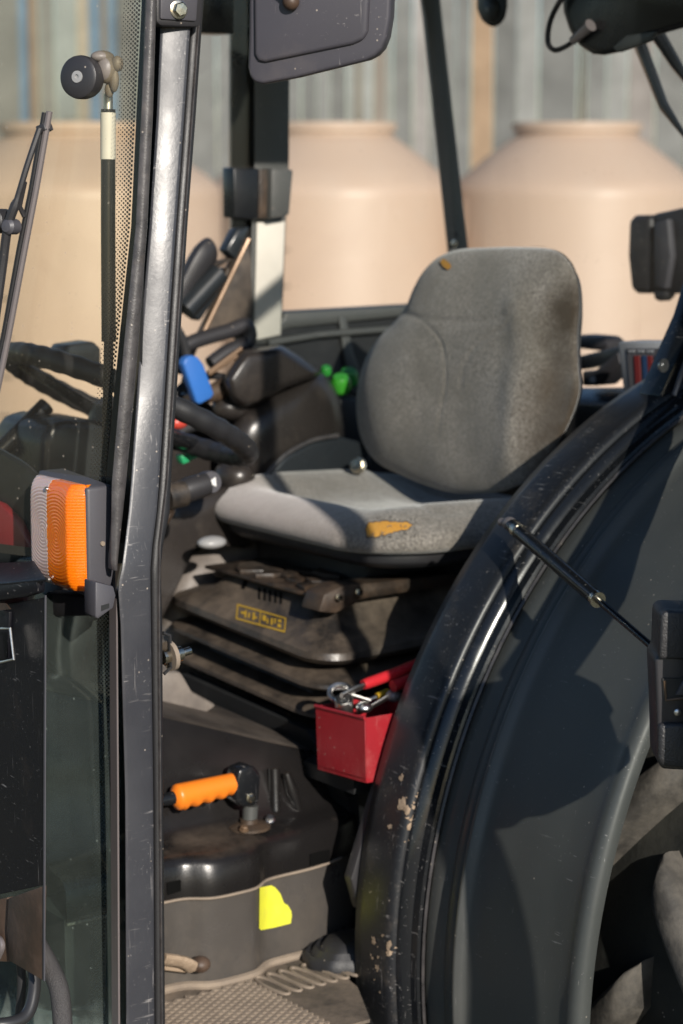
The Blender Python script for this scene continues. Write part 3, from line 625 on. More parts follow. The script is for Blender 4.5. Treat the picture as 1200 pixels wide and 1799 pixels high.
# gas strut between fender frame and door
s0, s1 = V((.12, .5, 1.35)), PD(1150, 1140, 2.75); sv = (s1 - s0)
gs = MB().tube([s0 + sv * .02, s0 + sv * .57], .0105, 16).build('door_gas_strut', 'black_paint', tr)
MB().tube([s0 + sv * .57, s0 + sv * .635], .0102, 16).build('strut_collar', 'black_paint', gs)
MB().tube([s0 + sv * .625, s0 + sv * .642], .0112, 16).build('strut_ring', 'chrome', gs)
MB().tube([s0 + sv * .635, s0 + sv * 1.12], .0048, 12).build('strut_rod', 'black_paint', gs)
MB().tube([s0 + sv * .05, s0 + sv * .075], .0115, 16).build('strut_ring', 'chrome', gs)
MB().ell(s0, .010, .012, .010).lathe([(.006, 0), (.006, -.02)], s0, (0, 1, 0), 12).build('strut_eye', 'wiper', gs)

# --- fender: a turned profile about the wheel axle
AX = V((-.54, 0, .72))
def fp(phi, l, r): return V((AX.x + r * math.cos(phi), l, AX.z + r * math.sin(phi)))
fprof = [(.576, .800), (.578, .838), (.587, .842), (.600, .8435), (.608, .840), (.6135, .841), (.6165, .855), (.6205, .8585), (.6265, .858), (.632, .851), (.642, .8475), (.66, .8465), (.72, .849), (.79, .849), (.835, .848), (.852, .853), (.864, .857), (.874, .854), (.879, .845), (.876, .832), (.866, .828), (.85, .838), (.66, .838), (.59, .825)]
PH0, PH1, NP = R(-26), R(165), 90
def turn(prof, name, mat, parent, p0=PH0, p1=PH1, n=NP, angle=50):
    m = MB(); m.loft([[fp(p0 + (p1 - p0) * k / n, l, r) for l, r in prof] for k in range(n + 1)]); return m.build(name, mat, parent, angle=angle)
fen = turn(fprof, 'fender', 'fender', tr)
turn([(.40, .858), (.405, .868), (.43, .8745), (.485, .8755), (.498, .874), (.502, .868), (.503, .845), (.49, .84), (.41, .85)], 'door_sill_arch', 'fender_edge', fen)
turn([(.503, .8665), (.512, .864), (.518, .852), (.530, .850), (.534, .842), (.52, .835), (.504, .836)], 'arch_step', 'black_paint', fen)
turn([(.532, .80), (.534, .8365), (.545, .838), (.566, .8385), (.572, .836), (.5755, .836), (.5755, .80)], 'arch_groove', 'fender', fen)
turn([(.40, .845), (.40, .70), (.385, .70), (.385, .845)], 'fender_inner_wall', 'interior', fen)
turn([(.535, .8455), (.5385, .8475), (.542, .8455), (.5385, .842)], 'arch_bead', 'seal', fen)
for px_, py_ in ((1076, 748), ): MB().lathe([(.006, 0), (.0055, .003), (.0002, .003)], PL(px_, py_, .44), (.7, .2, .7), 12).build('trim_clip', 'brass', fen)
MB().prism([PL(x, y, .40) for x, y in [(742, 1180), (700, 1280), (660, 1400), (636, 1480), (617, 1545), (622, 1562), (632, 1600), (648, 1575), (662, 1520), (690, 1400), (720, 1300)]], (0, -.02, 0)).build('sill_rubber', 'plastic', fen, bevel=.004)
tb = bvh(bpy.data.objects['door_sill_arch'])
def splat(x, y, rx, ry):
    k = 14; return [(x + rx * (1 + random.uniform(-.45, .35)) * math.cos(2 * math.pi * i / k), y + ry * (1 + random.uniform(-.45, .35)) * math.sin(2 * math.pi * i / k)) for i in range(k)]
spots = [(707, 1412, 9, 12), (716, 1424, 5, 8), (732, 1440, 13, 9), (722, 1452, 8, 6), (742, 1430, 8, 10), (738, 1398, 8, 6), (748, 1408, 5, 8), (686, 1452, 5, 4), (706, 1367, 4, 7), (657, 1652, 4, 9), (668, 1663, 11, 4), (683, 1660, 4, 9), (684, 1674, 6, 5), (664, 1700, 4, 4), (726, 1418, 3, 4)]
spots += [(random.gauss(722, 16), random.gauss(1430, 40), random.uniform(1, 2.6), random.uniform(1, 3.4)) for _ in range(26)] + [(random.gauss(668, 10), random.gauss(1690, 40), random.uniform(1, 2.4), random.uniform(1, 3)) for _ in range(18)]
for i, sp_ in enumerate(spots):
    dm = decal(splat(*sp_), tb, .0010 + .00002 * i, 2, 1); mid = sum((p for p in dm.v), V()) / len(dm.v); ds_ = sorted((p - mid).length for p in dm.v)
    if ds_[-1] < 3.2 * ds_[len(ds_) // 2] and ds_[-1] < .03: dm.build('mud_splash', 'mud', fen)

# --- rear wheel
RL, RW = .60, .46
wh = empty('rear_wheel', tr, AX)
def WB(m, n, mat, par, **k): return m.build(n, mat, par, base=AX, **k)
prof = [(.42, RL + .06), (.52, RL + .02), (.62, RL + .005), (.655, RL + .03), (.668, RL + .10), (.672, RL + RW / 2), (.668, RL + RW - .10), (.655, RL + RW - .03), (.62, RL + RW - .005), (.52, RL + RW - .02), (.42, RL + RW - .06)]
WB(MB().lathe(prof, (AX.x, 0, AX.z), (0, 1, 0), 96, False), 'tyre', 'tyre', wh)
WB(MB().lathe([(.02, RL + .25), (.20, RL + .25), (.28, RL + .30), (.36, RL + .33), (.40, RL + .39), (.43, RL + .41), (.43, RL + .05)], (AX.x, 0, AX.z), (0, 1, 0), 64, False), 'rim', 'redcowl', wh)
lugm = {}
NL = 14
for sgn in (0, 1):
    base_m = MB(); rings = []
    for k in range(15):
        a = k / 14; lc = (RL + RW / 2 + .005 + (RW / 2 - .012) * a) if sgn else (RL + RW / 2 - .005 - (RW / 2 - .012) * a)
        ph = -R(20) * a; hw = R(2.7) + R(1.9) * a; top = .722 - .012 * a * a; bot = .640 if a < .9 else .60; hb = hw * 1.35
        k0 = max(.0, 1 - max(0, a - .86) / .14 * .55) if a > .86 else (1 if a > .06 else .8); tp_ = bot + (top - bot) * k0; sec = []
        for q_ in range(13):
            g_ = math.pi * q_ / 12; cx_ = -math.cos(g_); e_ = abs(cx_) ** .55 * (1 if cx_ > 0 else -1); sec.append(fp(ph + e_ * (hb if q_ in (0, 12) else hw * 1.12), lc, bot + (tp_ - bot) * (math.sin(g_) ** .42 if 0 < q_ < 12 else 0)))
        rings.append(sec)
    base_m.loft(rings); o = WB(base_m, 'lug', 'lug', wh, angle=75)
    me = o.data
    for i in range(NL):
        ang = 2 * math.pi * (i + (.5 if sgn else 0)) / NL
        c = o if i == 0 else o.copy()
        if i: col.objects.link(c)
        c.parent = wh; c.rotation_euler = (0, -ang - R(3.2), 0)

# --- seat
seat = empty('seat', tr, (0, 0, .68))
SB = lambda m, n, mat, **k: m.build(n, mat, seat, base=(0, 0, .68), **k)
def puff(outline, to3, prof, sculpt, back, rings=46):
    n = len(outline); cx = sum(p.x for p in outline) / n; cy = sum(p.y for p in outline) / n; rr = []
    for k in range(rings + 1):
        s = 1 - k / rings; s = max(s, .004); rr.append([to3(cx + (p.x - cx) * s, cy + (p.y - cy) * s, prof(s) + sculpt(cx + (p.x - cx) * s, cy + (p.y - cy) * s, s)) for p in outline])
    bk = [[to3(cx + (p.x - cx) * s, cy + (p.y - cy) * s, h) for p in outline] for s, h in back]
    m = MB(); m.loft(list(reversed(bk)) + rr); return m
# backrest plane
BT = R(-8.5); BP = V((-.165, 0, 1.306)); BN = V((math.cos(BT), 0, -math.sin(BT))).normalized(); BU = V((-BN.z, 0, BN.x))
bo = [(815, 437), (790, 443), (771, 452), (749, 474), (732, 504), (719, 535), (696, 566), (665, 598), (642, 640), (630, 688), (629, 734), (638, 776), (661, 811), (707, 836), (761, 857), (800, 866), (840, 867), (887, 862), (928, 842), (962, 800), (993, 750), (1014, 690), (1012, 640), (1011, 589), (1015, 530), (1010, 481), (993, 451), (965, 437), (907, 434), (860, 435)]
def b2(x, y, *_):
    p = on(x, y, BP + BN * .004, BN) - BP; return V((p.y, p.dot(BU), 0))
bout = cspline([b2(*p) for p in bo], 6)
def to_b(a, b, h): return BP + V((0, a, 0)) + BU * b + BN * h
seam1 = [b2(*p) for p in spline([V((700, 548, 0)), V((760, 560, 0)), V((806, 600, 0)), V((815, 660, 0)), V((803, 730, 0)), V((796, 772, 0))], 8)]
seam2 = [b2(*p) for p in spline([V((720, 556, 0)), V((810, 568, 0)), V((880, 568, 0)), V((925, 560, 0))], 8)]
seam3 = [b2(*p) for p in spline([V((838, 680, 0)), V((850, 640, 0)), V((880, 605, 0)), V((925, 578, 0)), V((937, 546, 0))], 8)]
ridge = [b2(*p) for p in spline([V((938, 546, 0)), V((944, 604, 0)), V((930, 688, 0)), V((918, 796, 0)), V((900, 850, 0))], 8)]
def dist(a, b, line):
    best = 9
    for p, r in zip(line, line[1:]):
        d = r.xy - p.xy; t = max(0, min(1, (V((a, b)) - p.xy).dot(d) / max(1e-9, d.length_squared))); best = min(best, (p.xy + d * t - V((a, b))).length)
    return best
def bsc(a, b, s):
    h = 0
    for ln, dp_, wd in ((seam1, .0015, .004), (seam2, .0011, .005), (seam3, .0014, .005)):
        d = dist(a, b, ln)
        if d < .03: h -= dp_ * math.exp(-(d / wd) ** 2)
    d = dist(a, b, ridge)
    if d < .09: h += .006 * math.exp(-(d / .026) ** 2)
    rx = interp([(0.0, .20), (.06, .185), (.20, .195), (.30, .215), (.42, .24)], b)[0]
    if a > rx: h -= min(.03, .55 * (a - rx) ** 1.15)
    h += .008 * math.exp(-((a + .14) / .09) ** 2 - ((b - .17) / .10) ** 2)
    h -= .010 * math.exp(-((a - .05) / .09) ** 2 - ((b - .16) / .10) ** 2)
    h += .004 * noise.noise(V((a * 9, b * 9, 3)))
    return h * min(1, (1 - s) * 5 + .12)
bk = SB(puff(bout, to_b, lambda s: .004 + .034 * (1 - s ** 4) ** .6 + .012 * (1 - s * s), bsc, [(.975, -.008), (.92, -.018), (.4, -.03), (.01, -.03)], 60), 'backrest', 'cloth_back', angle=80)
SB(puff(bout, to_b, lambda s: 0, lambda a, b, s: 0, [(.975, -.007), (.94, -.022), (.85, -.045), (.3, -.055), (.01, -.055)], 3), 'back_shell', 'plastic')
# cushion
def co(cx0, cx1, y0, y1, r):
    pts = []
    for (x, y, a0) in ((cx1 - r, y1 - r, 0), (cx0 + r, y1 - r, 90), (cx0 + r, y0 + r, 180), (cx1 - r, y0 + r, 270)):
        for k in range(22): t = R(a0 + 90 * k / 22); pts.append(V((x + r * math.cos(t), y + r * math.sin(t), 0)))
    return pts
def rrect(f0, f1, l0, l1, r, u, n=8, dip=0.):
    pts = []
    for (x, y, a0) in ((f1 - r, l1 - r, 0), (f0 + r, l1 - r, 90), (f0 + r, l0 + r, 180), (f1 - r, l0 + r, 270)):
        for k in range(n): t = R(a0 + 90 * k / (n - 1)); pts.append(V((x + r * math.cos(t), y + r * math.sin(t), u)))
    return pts
CU = 1.277
cout = co(-.30, .175, -.315, .262, .135)
def to_c(a, b, h): return V((a, b, CU + h))
def csc(a, b, s):
    x = b + .025; h = 0
    h -= .030 * math.exp(-(x / .14) ** 4) * (1 / (1 + math.exp((a - .08) * 60)))
    h += .016 * math.exp(-((abs(x) - .225) / .05) ** 2)
    h += .008 * math.exp(-((a - .12) / .05) ** 2)
    if a < -.10: h -= .018 * min(1, (-.10 - a) / .1)
    h -= .0035 * math.exp(-((a - (.062 - .5 * x * x)) / .006) ** 2)
    h += .004 * noise.noise(V((a * 10, b * 10, 9)))
    return h * min(1, (1 - s) * 4)
cu = SB(puff(cout, to_c, lambda s: .006 + .036 * (1 - s ** 6) ** .6, csc, [(.995, -.005), (.96, -.014), (.3, -.016), (.01, -.016)], 56), 'cushion', 'cloth_seat', angle=80)
SB(MB().loft([rrect(-.28, .135, -.27, .225, .10, 1.236), rrect(-.29, .15, -.285, .238, .11, 1.246), rrect(-.29, .152, -.29, .24, .115, 1.266)]), 'seat_pan', 'plastic', bevel=.003)
def shift(o, dz):
    t = [v.co + V((0, 0, dz)) for v in o.data.vertices]; return BVHTree.FromPolygons(t, [tuple(p.vertices) for p in o.data.polygons])
tc, tbk = shift(cu, .68), shift(bk, .68)
fo = [(645, 924), (650, 919), (672, 917), (700, 918), (716, 919), (723, 924), (716, 931), (700, 933), (686, 938), (664, 943), (647, 944), (643, 936)]
fo2 = []
for i in range(12):
    for j in range(4): fo2.append((fo[i][0] + (fo[(i + 1) % 12][0] - fo[i][0]) * j / 4 + random.uniform(-1.6, 1.6), fo[i][1] + (fo[(i + 1) % 12][1] - fo[i][1]) * j / 4 + random.uniform(-1.3, 1.3)))
SB(decal([(684 + (x - 684) * 1.06, 930 + (y - 930) * 1.22) for x, y in fo2], tc, .0008, 3, 1), 'torn_edge', 'cloth_dark')
SB(decal(fo2, tc, .0016, 5, 1), 'exposed_foam', 'foam')
SB(decal([(775, 461), (781, 456), (786, 459), (793, 465), (795, 471), (789, 475), (781, 470)], tbk, .003, 4, 2), 'exposed_foam', 'foam')
th = MB()                                               # frayed threads round the tear
for k in range(46):
    x = random.uniform(638, 738); y = random.uniform(912, 952) if x > 690 else random.choice((915, 944)) + random.uniform(-3, 3); h = tc.ray_cast(EYE, ray(x, y).normalized())
    if h[0] is not None:
        p = h[0]; d = V((random.uniform(-1, 1), random.uniform(-1, 1), random.uniform(-.2, 1))).normalized() * random.uniform(.006, .016)
        th.tube([p, p + d * .6 + h[1] * .003, p + d + V((0, 0, -.002))], .0005, 4)
tag(SB(th, 'frayed_threads', 'cloth_seat'), kind='stuff')
# backrest bolts
for x, y, l, rr in ((630, 818, -.19, .012), (936, 862, .25, .010)):
    o = bolt('bolt', PF(x, y, -.12) - V((0, 0, .68)), (.8, .5, .2), rr, .016, seat)
SB(MB().ell(PF(622, 812, -.20), .03, .03, .04), 'recliner_boss', 'plastic')
# suspension
def fold(f1, l0, l1, r, u):
    return [V((p.x, p.y, p.z - .055 * (p.y + .03) * min(1, max(0, (p.x + .1) / .2)))) for p in rrect(-.26, f1, l0, l1, r, u, 10)]
def fringe(u, th=.010): return [fold(.195, -.205, .160, .05, u - .016), fold(.236, -.252, .200, .06, u - th), fold(.250, -.272, .212, .065, u - .003), fold(.249, -.270, .211, .065, u + .003), fold(.236, -.250, .198, .06, u + th * .8), fold(.205, -.212, .168, .05, u + .017)]
SB(MB().loft(fringe(1.026) + fringe(1.074)), 'bellows', 'dusty')
tp = SB(MB().loft([fold(.205, -.21, .168, .05, 1.098), fold(.238, -.252, .198, .06, 1.106), fold(.248, -.268, .208, .06, 1.116), fold(.246, -.266, .206, .06, 1.126), fold(.232, -.240, .186, .06, 1.138), fold(.205, -.20, .150, .05, 1.148), fold(.180, -.17, .125, .04, 1.180), fold(.172, -.16, .115, .03, 1.190)]), 'suspension_cover', 'dusty')
SB(MB().box((-.27, -.16, .96), (.15, .15, 1.02)).box((-.28, -.22, 1.10), (.08, .10, 1.24)), 'pedestal', 'interior', bevel=.01)
SB(MB().box((-.28, .05, 1.150), (.16, .085, 1.168)), 'slide_rail', 'rust', bevel=.002)
SB(MB().box((-.28, -.20, 1.170), (.18, -.165, 1.190)).box((-.2, -.2, 1.186), (.20, .10, 1.192)), 'slide_rail', 'rust', bevel=.002)
SB(MB().prism([PL(560, 1075, .16), PL(570, 1045, .16), PL(600, 1030, .16), PL(800, 1008, .16), PL(800, 1028, .16), PL(640, 1052, .16), PL(590, 1078, .16)], (0, -.05, 0)), 'slide_rail', 'rust', bevel=.003)
for i in range(16):
    p = V((random.uniform(.08, .20), random.uniform(-.17, .15), 1.192)); a = random.uniform(0, 3)
    SB(MB().prism([p + V((math.cos(a + t) * s_, math.sin(a + t) * s_, 0)) for t, s_ in ((0, .03), (1.3, .016), (2.6, .03), (4.2, .014))], (0, 0, random.uniform(.003, .009))), 'rust_flake', 'rust', bevel=.0015)
bolt('bolt', PL(595, 1050, .165) - V((0, 0, .68)), (0, 1, 0), .005, .006, seat)
bolt('bolt', PL(630, 1040, .165) - V((0, 0, .68)), (0, 1, 0), .006, .006, seat)
ttp = shift(tp, .68)
lgp = [(417, 1062), (503, 1086), (499, 1112), (415, 1088)]
def lq(a, b): return (lgp[0][0] + (lgp[1][0] - lgp[0][0]) * a + (lgp[3][0] - lgp[0][0]) * b, lgp[0][1] + (lgp[1][1] - lgp[0][1]) * a + (lgp[3][1] - lgp[0][1]) * b)
def lpoly(a0, b0, a1, b1): return [lq(a0, b0), lq(a1, b0), lq(a1, b1), lq(a0, b1)]
for pz in (lpoly(0, 0, 1, .09), lpoly(0, .91, 1, 1), lpoly(0, .09, .022, .91), lpoly(.978, .09, 1, .91), lpoly(.47, .09, .49, .91),
           lpoly(.09, .40, .18, .55), lpoly(.17, .25, .20, .75), lpoly(.24, .35, .27, .7), lpoly(.33, .25, .37, .75), lpoly(.37, .5, .42, .62),
           lpoly(.53, .25, .60, .62), lpoly(.62, .4, .65, .75), lpoly(.70, .3, .74, .75), lpoly(.77, .25, .80, .6), lpoly(.84, .25, .91, .42), lpoly(.84, .55, .91, .78)):
    SB(decal(pz, ttp, .0012, 2, 2), 'printed_symbol', 'logoy')
for k in range(5):
    x = 454 + k * 9.5
    SB(decal([(x, 1032 + k * 2), (x + 4, 1033 + k * 2), (x + 4, 1054 + k * 2), (x, 1053 + k * 2)], ttp, .001, 2, 1), 'slot_shade', 'recess_shade')
SB(decal([(428, 1010), (434, 1006), (436, 1022), (430, 1036), (424, 1034), (428, 1022)], ttp, .001, 2, 1), 'slot_shade', 'recess_shade')  # slots are flat dark sheets, their shade painted on the cover

# --- plinth under the seat
def bul(f, amp=.028): return amp / (1 + math.exp(-(f - .435) / .0088)) / (1 + math.exp((f - .545) / .0088))
fs_ = [.20 + .0085 * i for i in range(66)]
def plrow(u, l, amp=.028, f0=.22, tilt=0.): return [V((max(f, f0), l + bul(f, amp) - .5 * max(0, .36 - f) ** 2 * 4 + tilt * (f - .45), u)) for f in fs_]
m = MB(); m.loft([plrow(.66, .296), plrow(.72, .297), plrow(.79, .298), plrow(.824, .298), [V((p.x, .20, p.z)) for p in plrow(.825, .2)]], closed=False, cap=False)
pp = m.build('plinth', 'grey_panel', tr, angle=60)
m = MB(); rows = [plrow(.818, .304), plrow(.832, .305), plrow(.866, .303, .027), plrow(.876, .297, .024), plrow(.882, .285, .018), plrow(.886, .262, .010), plrow(.892, .248, .003), plrow(.905, .238, 0), plrow(.930, .222, 0, .235), plrow(.958, .206, 0, .24), plrow(.961, .202, 0, .245), plrow(.9635, .196, 0, .25), plrow(.965, .18, 0, .25), plrow(.972, .10, 0, .25), plrow(.985, -.2, 0, .25)]
for r_ in rows[8:]:
    for v in r_: v.z += .36 * max(0, v.x - .25) * (.45 if r_ is rows[8] else 1)
m.loft(rows[:11], closed=False, cap=False)
cv = m.build('plinth_cover', 'cover', tr, angle=60)
m = MB(); m.loft(rows[10:], closed=False, cap=False); m.build('cover_top', 'covertop', cv, angle=60)
MB().prism([V((.215, .26, .60)), V((.235, .26, .90)), V((.248, .17, .99)), V((.248, -.2, 1.01)), V((.2, -.2, .6))], (-.02, 0, 0)).build('plinth_end', 'interior', cv)
for x0, x1, y0, y1, w_ in ((490, 497, 1370, 1425, 5), (508, 533, 1365, 1428, 5)):
    pass
tcv = bvh(cv)
MB().tube([(PL(503, 1358, .232)), PL(513, 1390, .236), PL(527, 1428, .243)], [.006, .010, .004], 10).build('cover_rib', 'cover', cv)
MB().tube([(PL(482, 1350, .230)), PL(483, 1390, .234), PL(484, 1425, .240)], .009, 10).build('cover_rib', 'cover', cv)
tpp = bvh(pp)
decal([(455, 1559), (476, 1555), (483, 1559), (492, 1570), (498, 1586), (505, 1590), (511, 1600), (512, 1610), (510, 1622), (482, 1629), (457, 1634), (454, 1630)], tpp, .0012, 4, 3).build('sticker', 'yellow', pp)
decal([(292, 1550), (317, 1545), (317, 1565), (293, 1572)], tcv, .002, 2, 2).build('notch_shade', 'recess_shade', cv)  # flat dark sheet painted as the shade of a notch
decal([(543, 1500), (560, 1495), (578, 1492), (578, 1514), (560, 1518), (543, 1521)], tcv, .002, 2, 2).build('notch_shade', 'recess_shade', cv)
# dusty lower edge lip on the panel
MB().tube([V((f, .301 + bul(f) - .5 * max(0, .36 - f) ** 2 * 4, .686)) for f in fs_[8:]], .007, 8).build('panel_lip', 'ridge', pp)
MB().tube([V((f, .305 + bul(f) - .5 * max(0, .36 - f) ** 2 * 4, .819)) for f in fs_[8:]], .0022, 6).build('cover_lip', 'ridge', pp)

# lever with orange grip
HL = .275
hp = lambda x, y, l=HL: PL(x, y, l)
lv = MB().prism([hp(416, 1372), hp(414, 1408), hp(428, 1420), hp(456, 1414), hp(460, 1362), hp(450, 1347), hp(438, 1345), hp(420, 1352)], (0, -.032, 0)).build('hand_lever', 'black_paint', tr, bevel=.006, seg=3)
a, b = hp(414, 1375, HL - .016), hp(302, 1402, HL - .016); d = (b - a); gl = d.length; d.normalize()
rings = []; x_ = V((0, 1, 0)); y_ = d.cross(x_).normalized(); y_ = y_ if y_.z > 0 else -y_
for k in range(33):
    t = k / 32; rr = .0148 + .0035 * t - .012 * max(0, t - .93) / .07; sc = .0016 * math.sin(t * 5 * 2 * math.pi) if .12 < t < .85 else 0
    rings.append([a + d * gl * t + (x_ * math.cos(2 * math.pi * q_ / 20) + y_ * math.sin(2 * math.pi * q_ / 20) * (1.05 if q_ < 10 else 1.15)) * (rr + (sc if 11 < q_ < 19 else 0)) for q_ in range(20)])
MB().loft(rings).build('grip', 'orange', lv, angle=50)
MB().tube([b - d * .002, b + d * .018, b + d * .05], [.010, .0085, .008], 12).build('lever_rod', 'black_paint', lv)
MB().tube([a + d * .004, a - d * .006, a - d * .02], [.0135, .015, .013], 16).build('grip_collar', 'black_paint', lv)
MB().tube([hp(440, 1415, HL - .016), hp(437, 1462, HL - .016)], .0115, 14).build('lever_post', 'fender', lv)
bolt('bolt', hp(440, 1402, HL + .001), (0, 1, 0), .006, .006, lv)
MB().lathe([(.033, 0), (.033, .004), (.014, .008), (.013, .014)], V((hp(437, 1462, HL - .016).x, HL - .016, .887)), (0, 0, 1), 20).build('post_flange', 'rust', lv)
bolt('bolt', PL(474, 1440, .262), (.2, .5, .8), .006, .007, lv, 'steel')
bolt('bolt', V((.44, .28, .892)), (0, .2, 1), .006, .007, lv, 'brass')

# --- floor
UFL = .68
fpoly = [(-.2, -.5), (.80, -.5), (.80, .56), (.41, .56), (.352, .45), (.338, .385), (.26, .38), (-.2, .38)]
MB().prism([(x, y, .60) for x, y in fpoly], (0, 0, UFL - .604)).build('cab_floor', 'interior', tr)
base = ORG
mt = tag(empty('floor_mat', None, M_TR @ V((.45, .35, UFL))), 'dusty rubber floor mat with raised tread ridges in front of the seat plinth', 'floor mat')
mt.rotation_euler = tr.rotation_euler
MBs = V((.45, .35, UFL))
MB().prism([(.26, .295, UFL - .003), (.74, .295, UFL - .003), (.74, .555, UFL - .003), (.412, .555, UFL - .003), (.354, .447, UFL - .003), (.340, .384, UFL - .003), (.26, .375, UFL - .003)], (0, 0, .005)).build('mat_sheet', 'mat', mt, base=MBs)
m = MB(); s_ = .021
for k in range(-60, 90):
    for sg in (1, -1):
        pts = []
        for j in range(60):
            f = .26 + .008 * j; l = .30 + sg * (f - .26 - s_ * k) * .62
            if .335 < l < .54 and .46 < f < .73: pts.append(V((f, l, UFL + .0035)))
        if len(pts) > 1: m.tube([pts[0], pts[-1]], .0024, 4)
tag(m.build('diamond_tread', 'ridge', mt, base=MBs), kind='stuff')
for k in range(9):
    f = .452 - .021 * k; c = V((f, .37, UFL + .003)); pts = cspline([c + V((.006, -.035, 0)), c + V((.011, 0, 0)), c + V((.006, .038, 0)), c + V((-.004, .038, 0)), c + V((-.009, 0, 0)), c + V((-.004, -.035, 0))], 4)
    MB().tube(pts + [pts[0]], .0028, 6).build('tread_ridge', 'ridge', mt, base=MBs)
pc = PL(350, 1695, .33)
pd = MB().tube(spline([PL(285, 1685, .33), PL(320, 1690, .33), PL(340, 1700, .33)], 4), .012, 10, .6).build('pedal', 'mud', tr)
MB().ell(PL(352, 1694, .33), .015, .015, .012).build('pedal_tip', 'box_rust', pd)
MB().prism([PL(285, 1680, .32), PL(330, 1694, .32), PL(335, 1712, .32), PL(285, 1706, .32)], (0, -.03, 0)).build('pedal_bracket', 'mud', pd, bevel=.005)
# round gaiter at the rear of the floor
GC = V((.285, .345, UFL)); gm = MB(); gr = []
for r_, h in ((.066, 0), (.066, .012), (.061, .020), (.056, .016), (.050, .026), (.044, .022), (.036, .034), (.018, .036), (.001, .036)):
    gr.append([GC + V((math.cos(2 * math.pi * k / 48) * r_ * (1.25 + .03 * (k % 4 < 2)), math.sin(2 * math.pi * k / 48) * r_ * (.95 + .03 * (k % 4 < 2)), h)) for k in range(48)])
gm.loft(gr).build('gaiter', 'rubber', tr, angle=50)
# brake pedal arm behind the lower glass
MB().tube(spline([PL(55, 1430, .1), PL(100, 1478, .1), PL(140, 1535, .1), PL(178, 1585, .1)], 3), .024, 10, .5).build('pedal_arm', 'bluemetal', tr)
MB().ell(PL(140, 1470, .0), .045, .03, .055).build('footwell_boot', 'rubber', tr)
fwp = MB().prism([PL(20, 1075, -.25), PL(128, 1075, -.25), PL(134, 1420, -.25), PL(20, 1440, -.25)], (0, -.02, 0)).build('footwell_panel', 'greenpanel', tr)
MB().tube([PL(60, 1236, -.245), PL(110, 1222, -.245), PL(165, 1204, -.245)], .0035, 6).build('panel_trim', 'brass', fwp)
MB().tube([PL(60, 1440, -.245), PL(134, 1420, -.245), PL(180, 1424, -.245)], .0035, 6).build('panel_trim', 'brass', fwp)
# striker on the pillar
sk = MB().tube([PL(285, 1155, .49), PL(318, 1148, .49)], .010, 12).build('door_striker', 'chrome', tr)
MB().tube([PL(318, 1148, .49), PL(334, 1143, .49)], .0055, 12).build('striker_tip', 'chrome', sk)
MB().lathe([(.020, 0), (.020, .006), (.012, .01)], PL(296, 1153, .49), (-1, 0, .1), 20).build('striker_washer', 'ridge', sk)
MB().tube([PL(286, 1112, .495), PL(298, 1116, .495), PL(301, 1172, .495), PL(288, 1184, .495)], .0026, 6).build('striker_plate', 'rubber', sk)

# --- tunnel / column at the left of the seat
tn = MB(); tcur = spline([V((245, 1300, 0)), V((268, 1150, 0)), V((286, 1040, 0)), V((312, 985, 0)), V((350, 958, 0)), V((392, 940, 0)), V((440, 930, 0))], 5)
def tsec(l, dx, dy): return [PL(p.x + dx, p.y + dy, l) for p in tcur] + [PL(470 + dx, 960 + dy, l), PL(470 + dx, 1300 + dy, l)]
tn.loft([tsec(-.46, -16, -30), tsec(-.36, -4, -12), tsec(-.30, 6, 4), tsec(-.27, 22, 18), tsec(-.26, 40, 40)])
tn.build('tunnel_cover', 'tunnel', tr, angle=60)
MB().ell(PL(372, 953, -.12), .026, .02, .011).build('grey_knob', 'greyknob', tr)
MB().prism([PL(280, 1180, .05), PL(320, 1180, .05), PL(340, 1215, .05), PL(385, 1240, .05), PL(340, 1270, .05), PL(280, 1262, .05)], (0, -.1, 0)).build('tunnel_foot', 'tunnel', tr, bevel=.008)
cl = MB().tube([V((.62, -.03, .75)), V((.58, -.03, 1.10)), V((.50, -.03, 1.38))], [.075, .07, .06], 16).build('steering_column', 'console', tr)
sv_ = MB().tube([PL(292, 874, .06), PL(322, 866, .06)], [.020, .021], 14).build('stalk_switch', 'dusty', tr)
MB().tube([PL(318, 864, .06), PL(330, 860, .06), PL(362, 850, .06)], [.0165, .0195, .0185], 18).build('stalk_body', 'plastic', sv_)
cc_ = PL(372, 847, .06); cn = V((.05, .97, .15)).normalized()
MB().lathe([(.0175, -.02), (.018, -.004), (.0165, .001), (.0002, .0015)], cc_, cn, 24).build('stalk_cap', 'lamp_body', sv_)
ex = V((0, 0, 1)).cross(cn).normalized(); ey = cn.cross(ex)
def hs(x, y): return cc_ + cn * .0022 + ex * x * 1.25 + ey * y * 1.25
MB().prism([hs(-.008, -.002), hs(-.003, -.002), hs(.005, -.006), hs(.005, .006), hs(-.003, .002), hs(-.008, .002)], cn * .0006).build('horn_symbol', 'white', sv_)
MB().tube([PL(283, 850, .05), PL(296, 900, .05), PL(285, 915, .05)], .011, 10).ell(PL(290, 893, .05), .014, .014, .012).build('column_joint', 'rust', sv_)

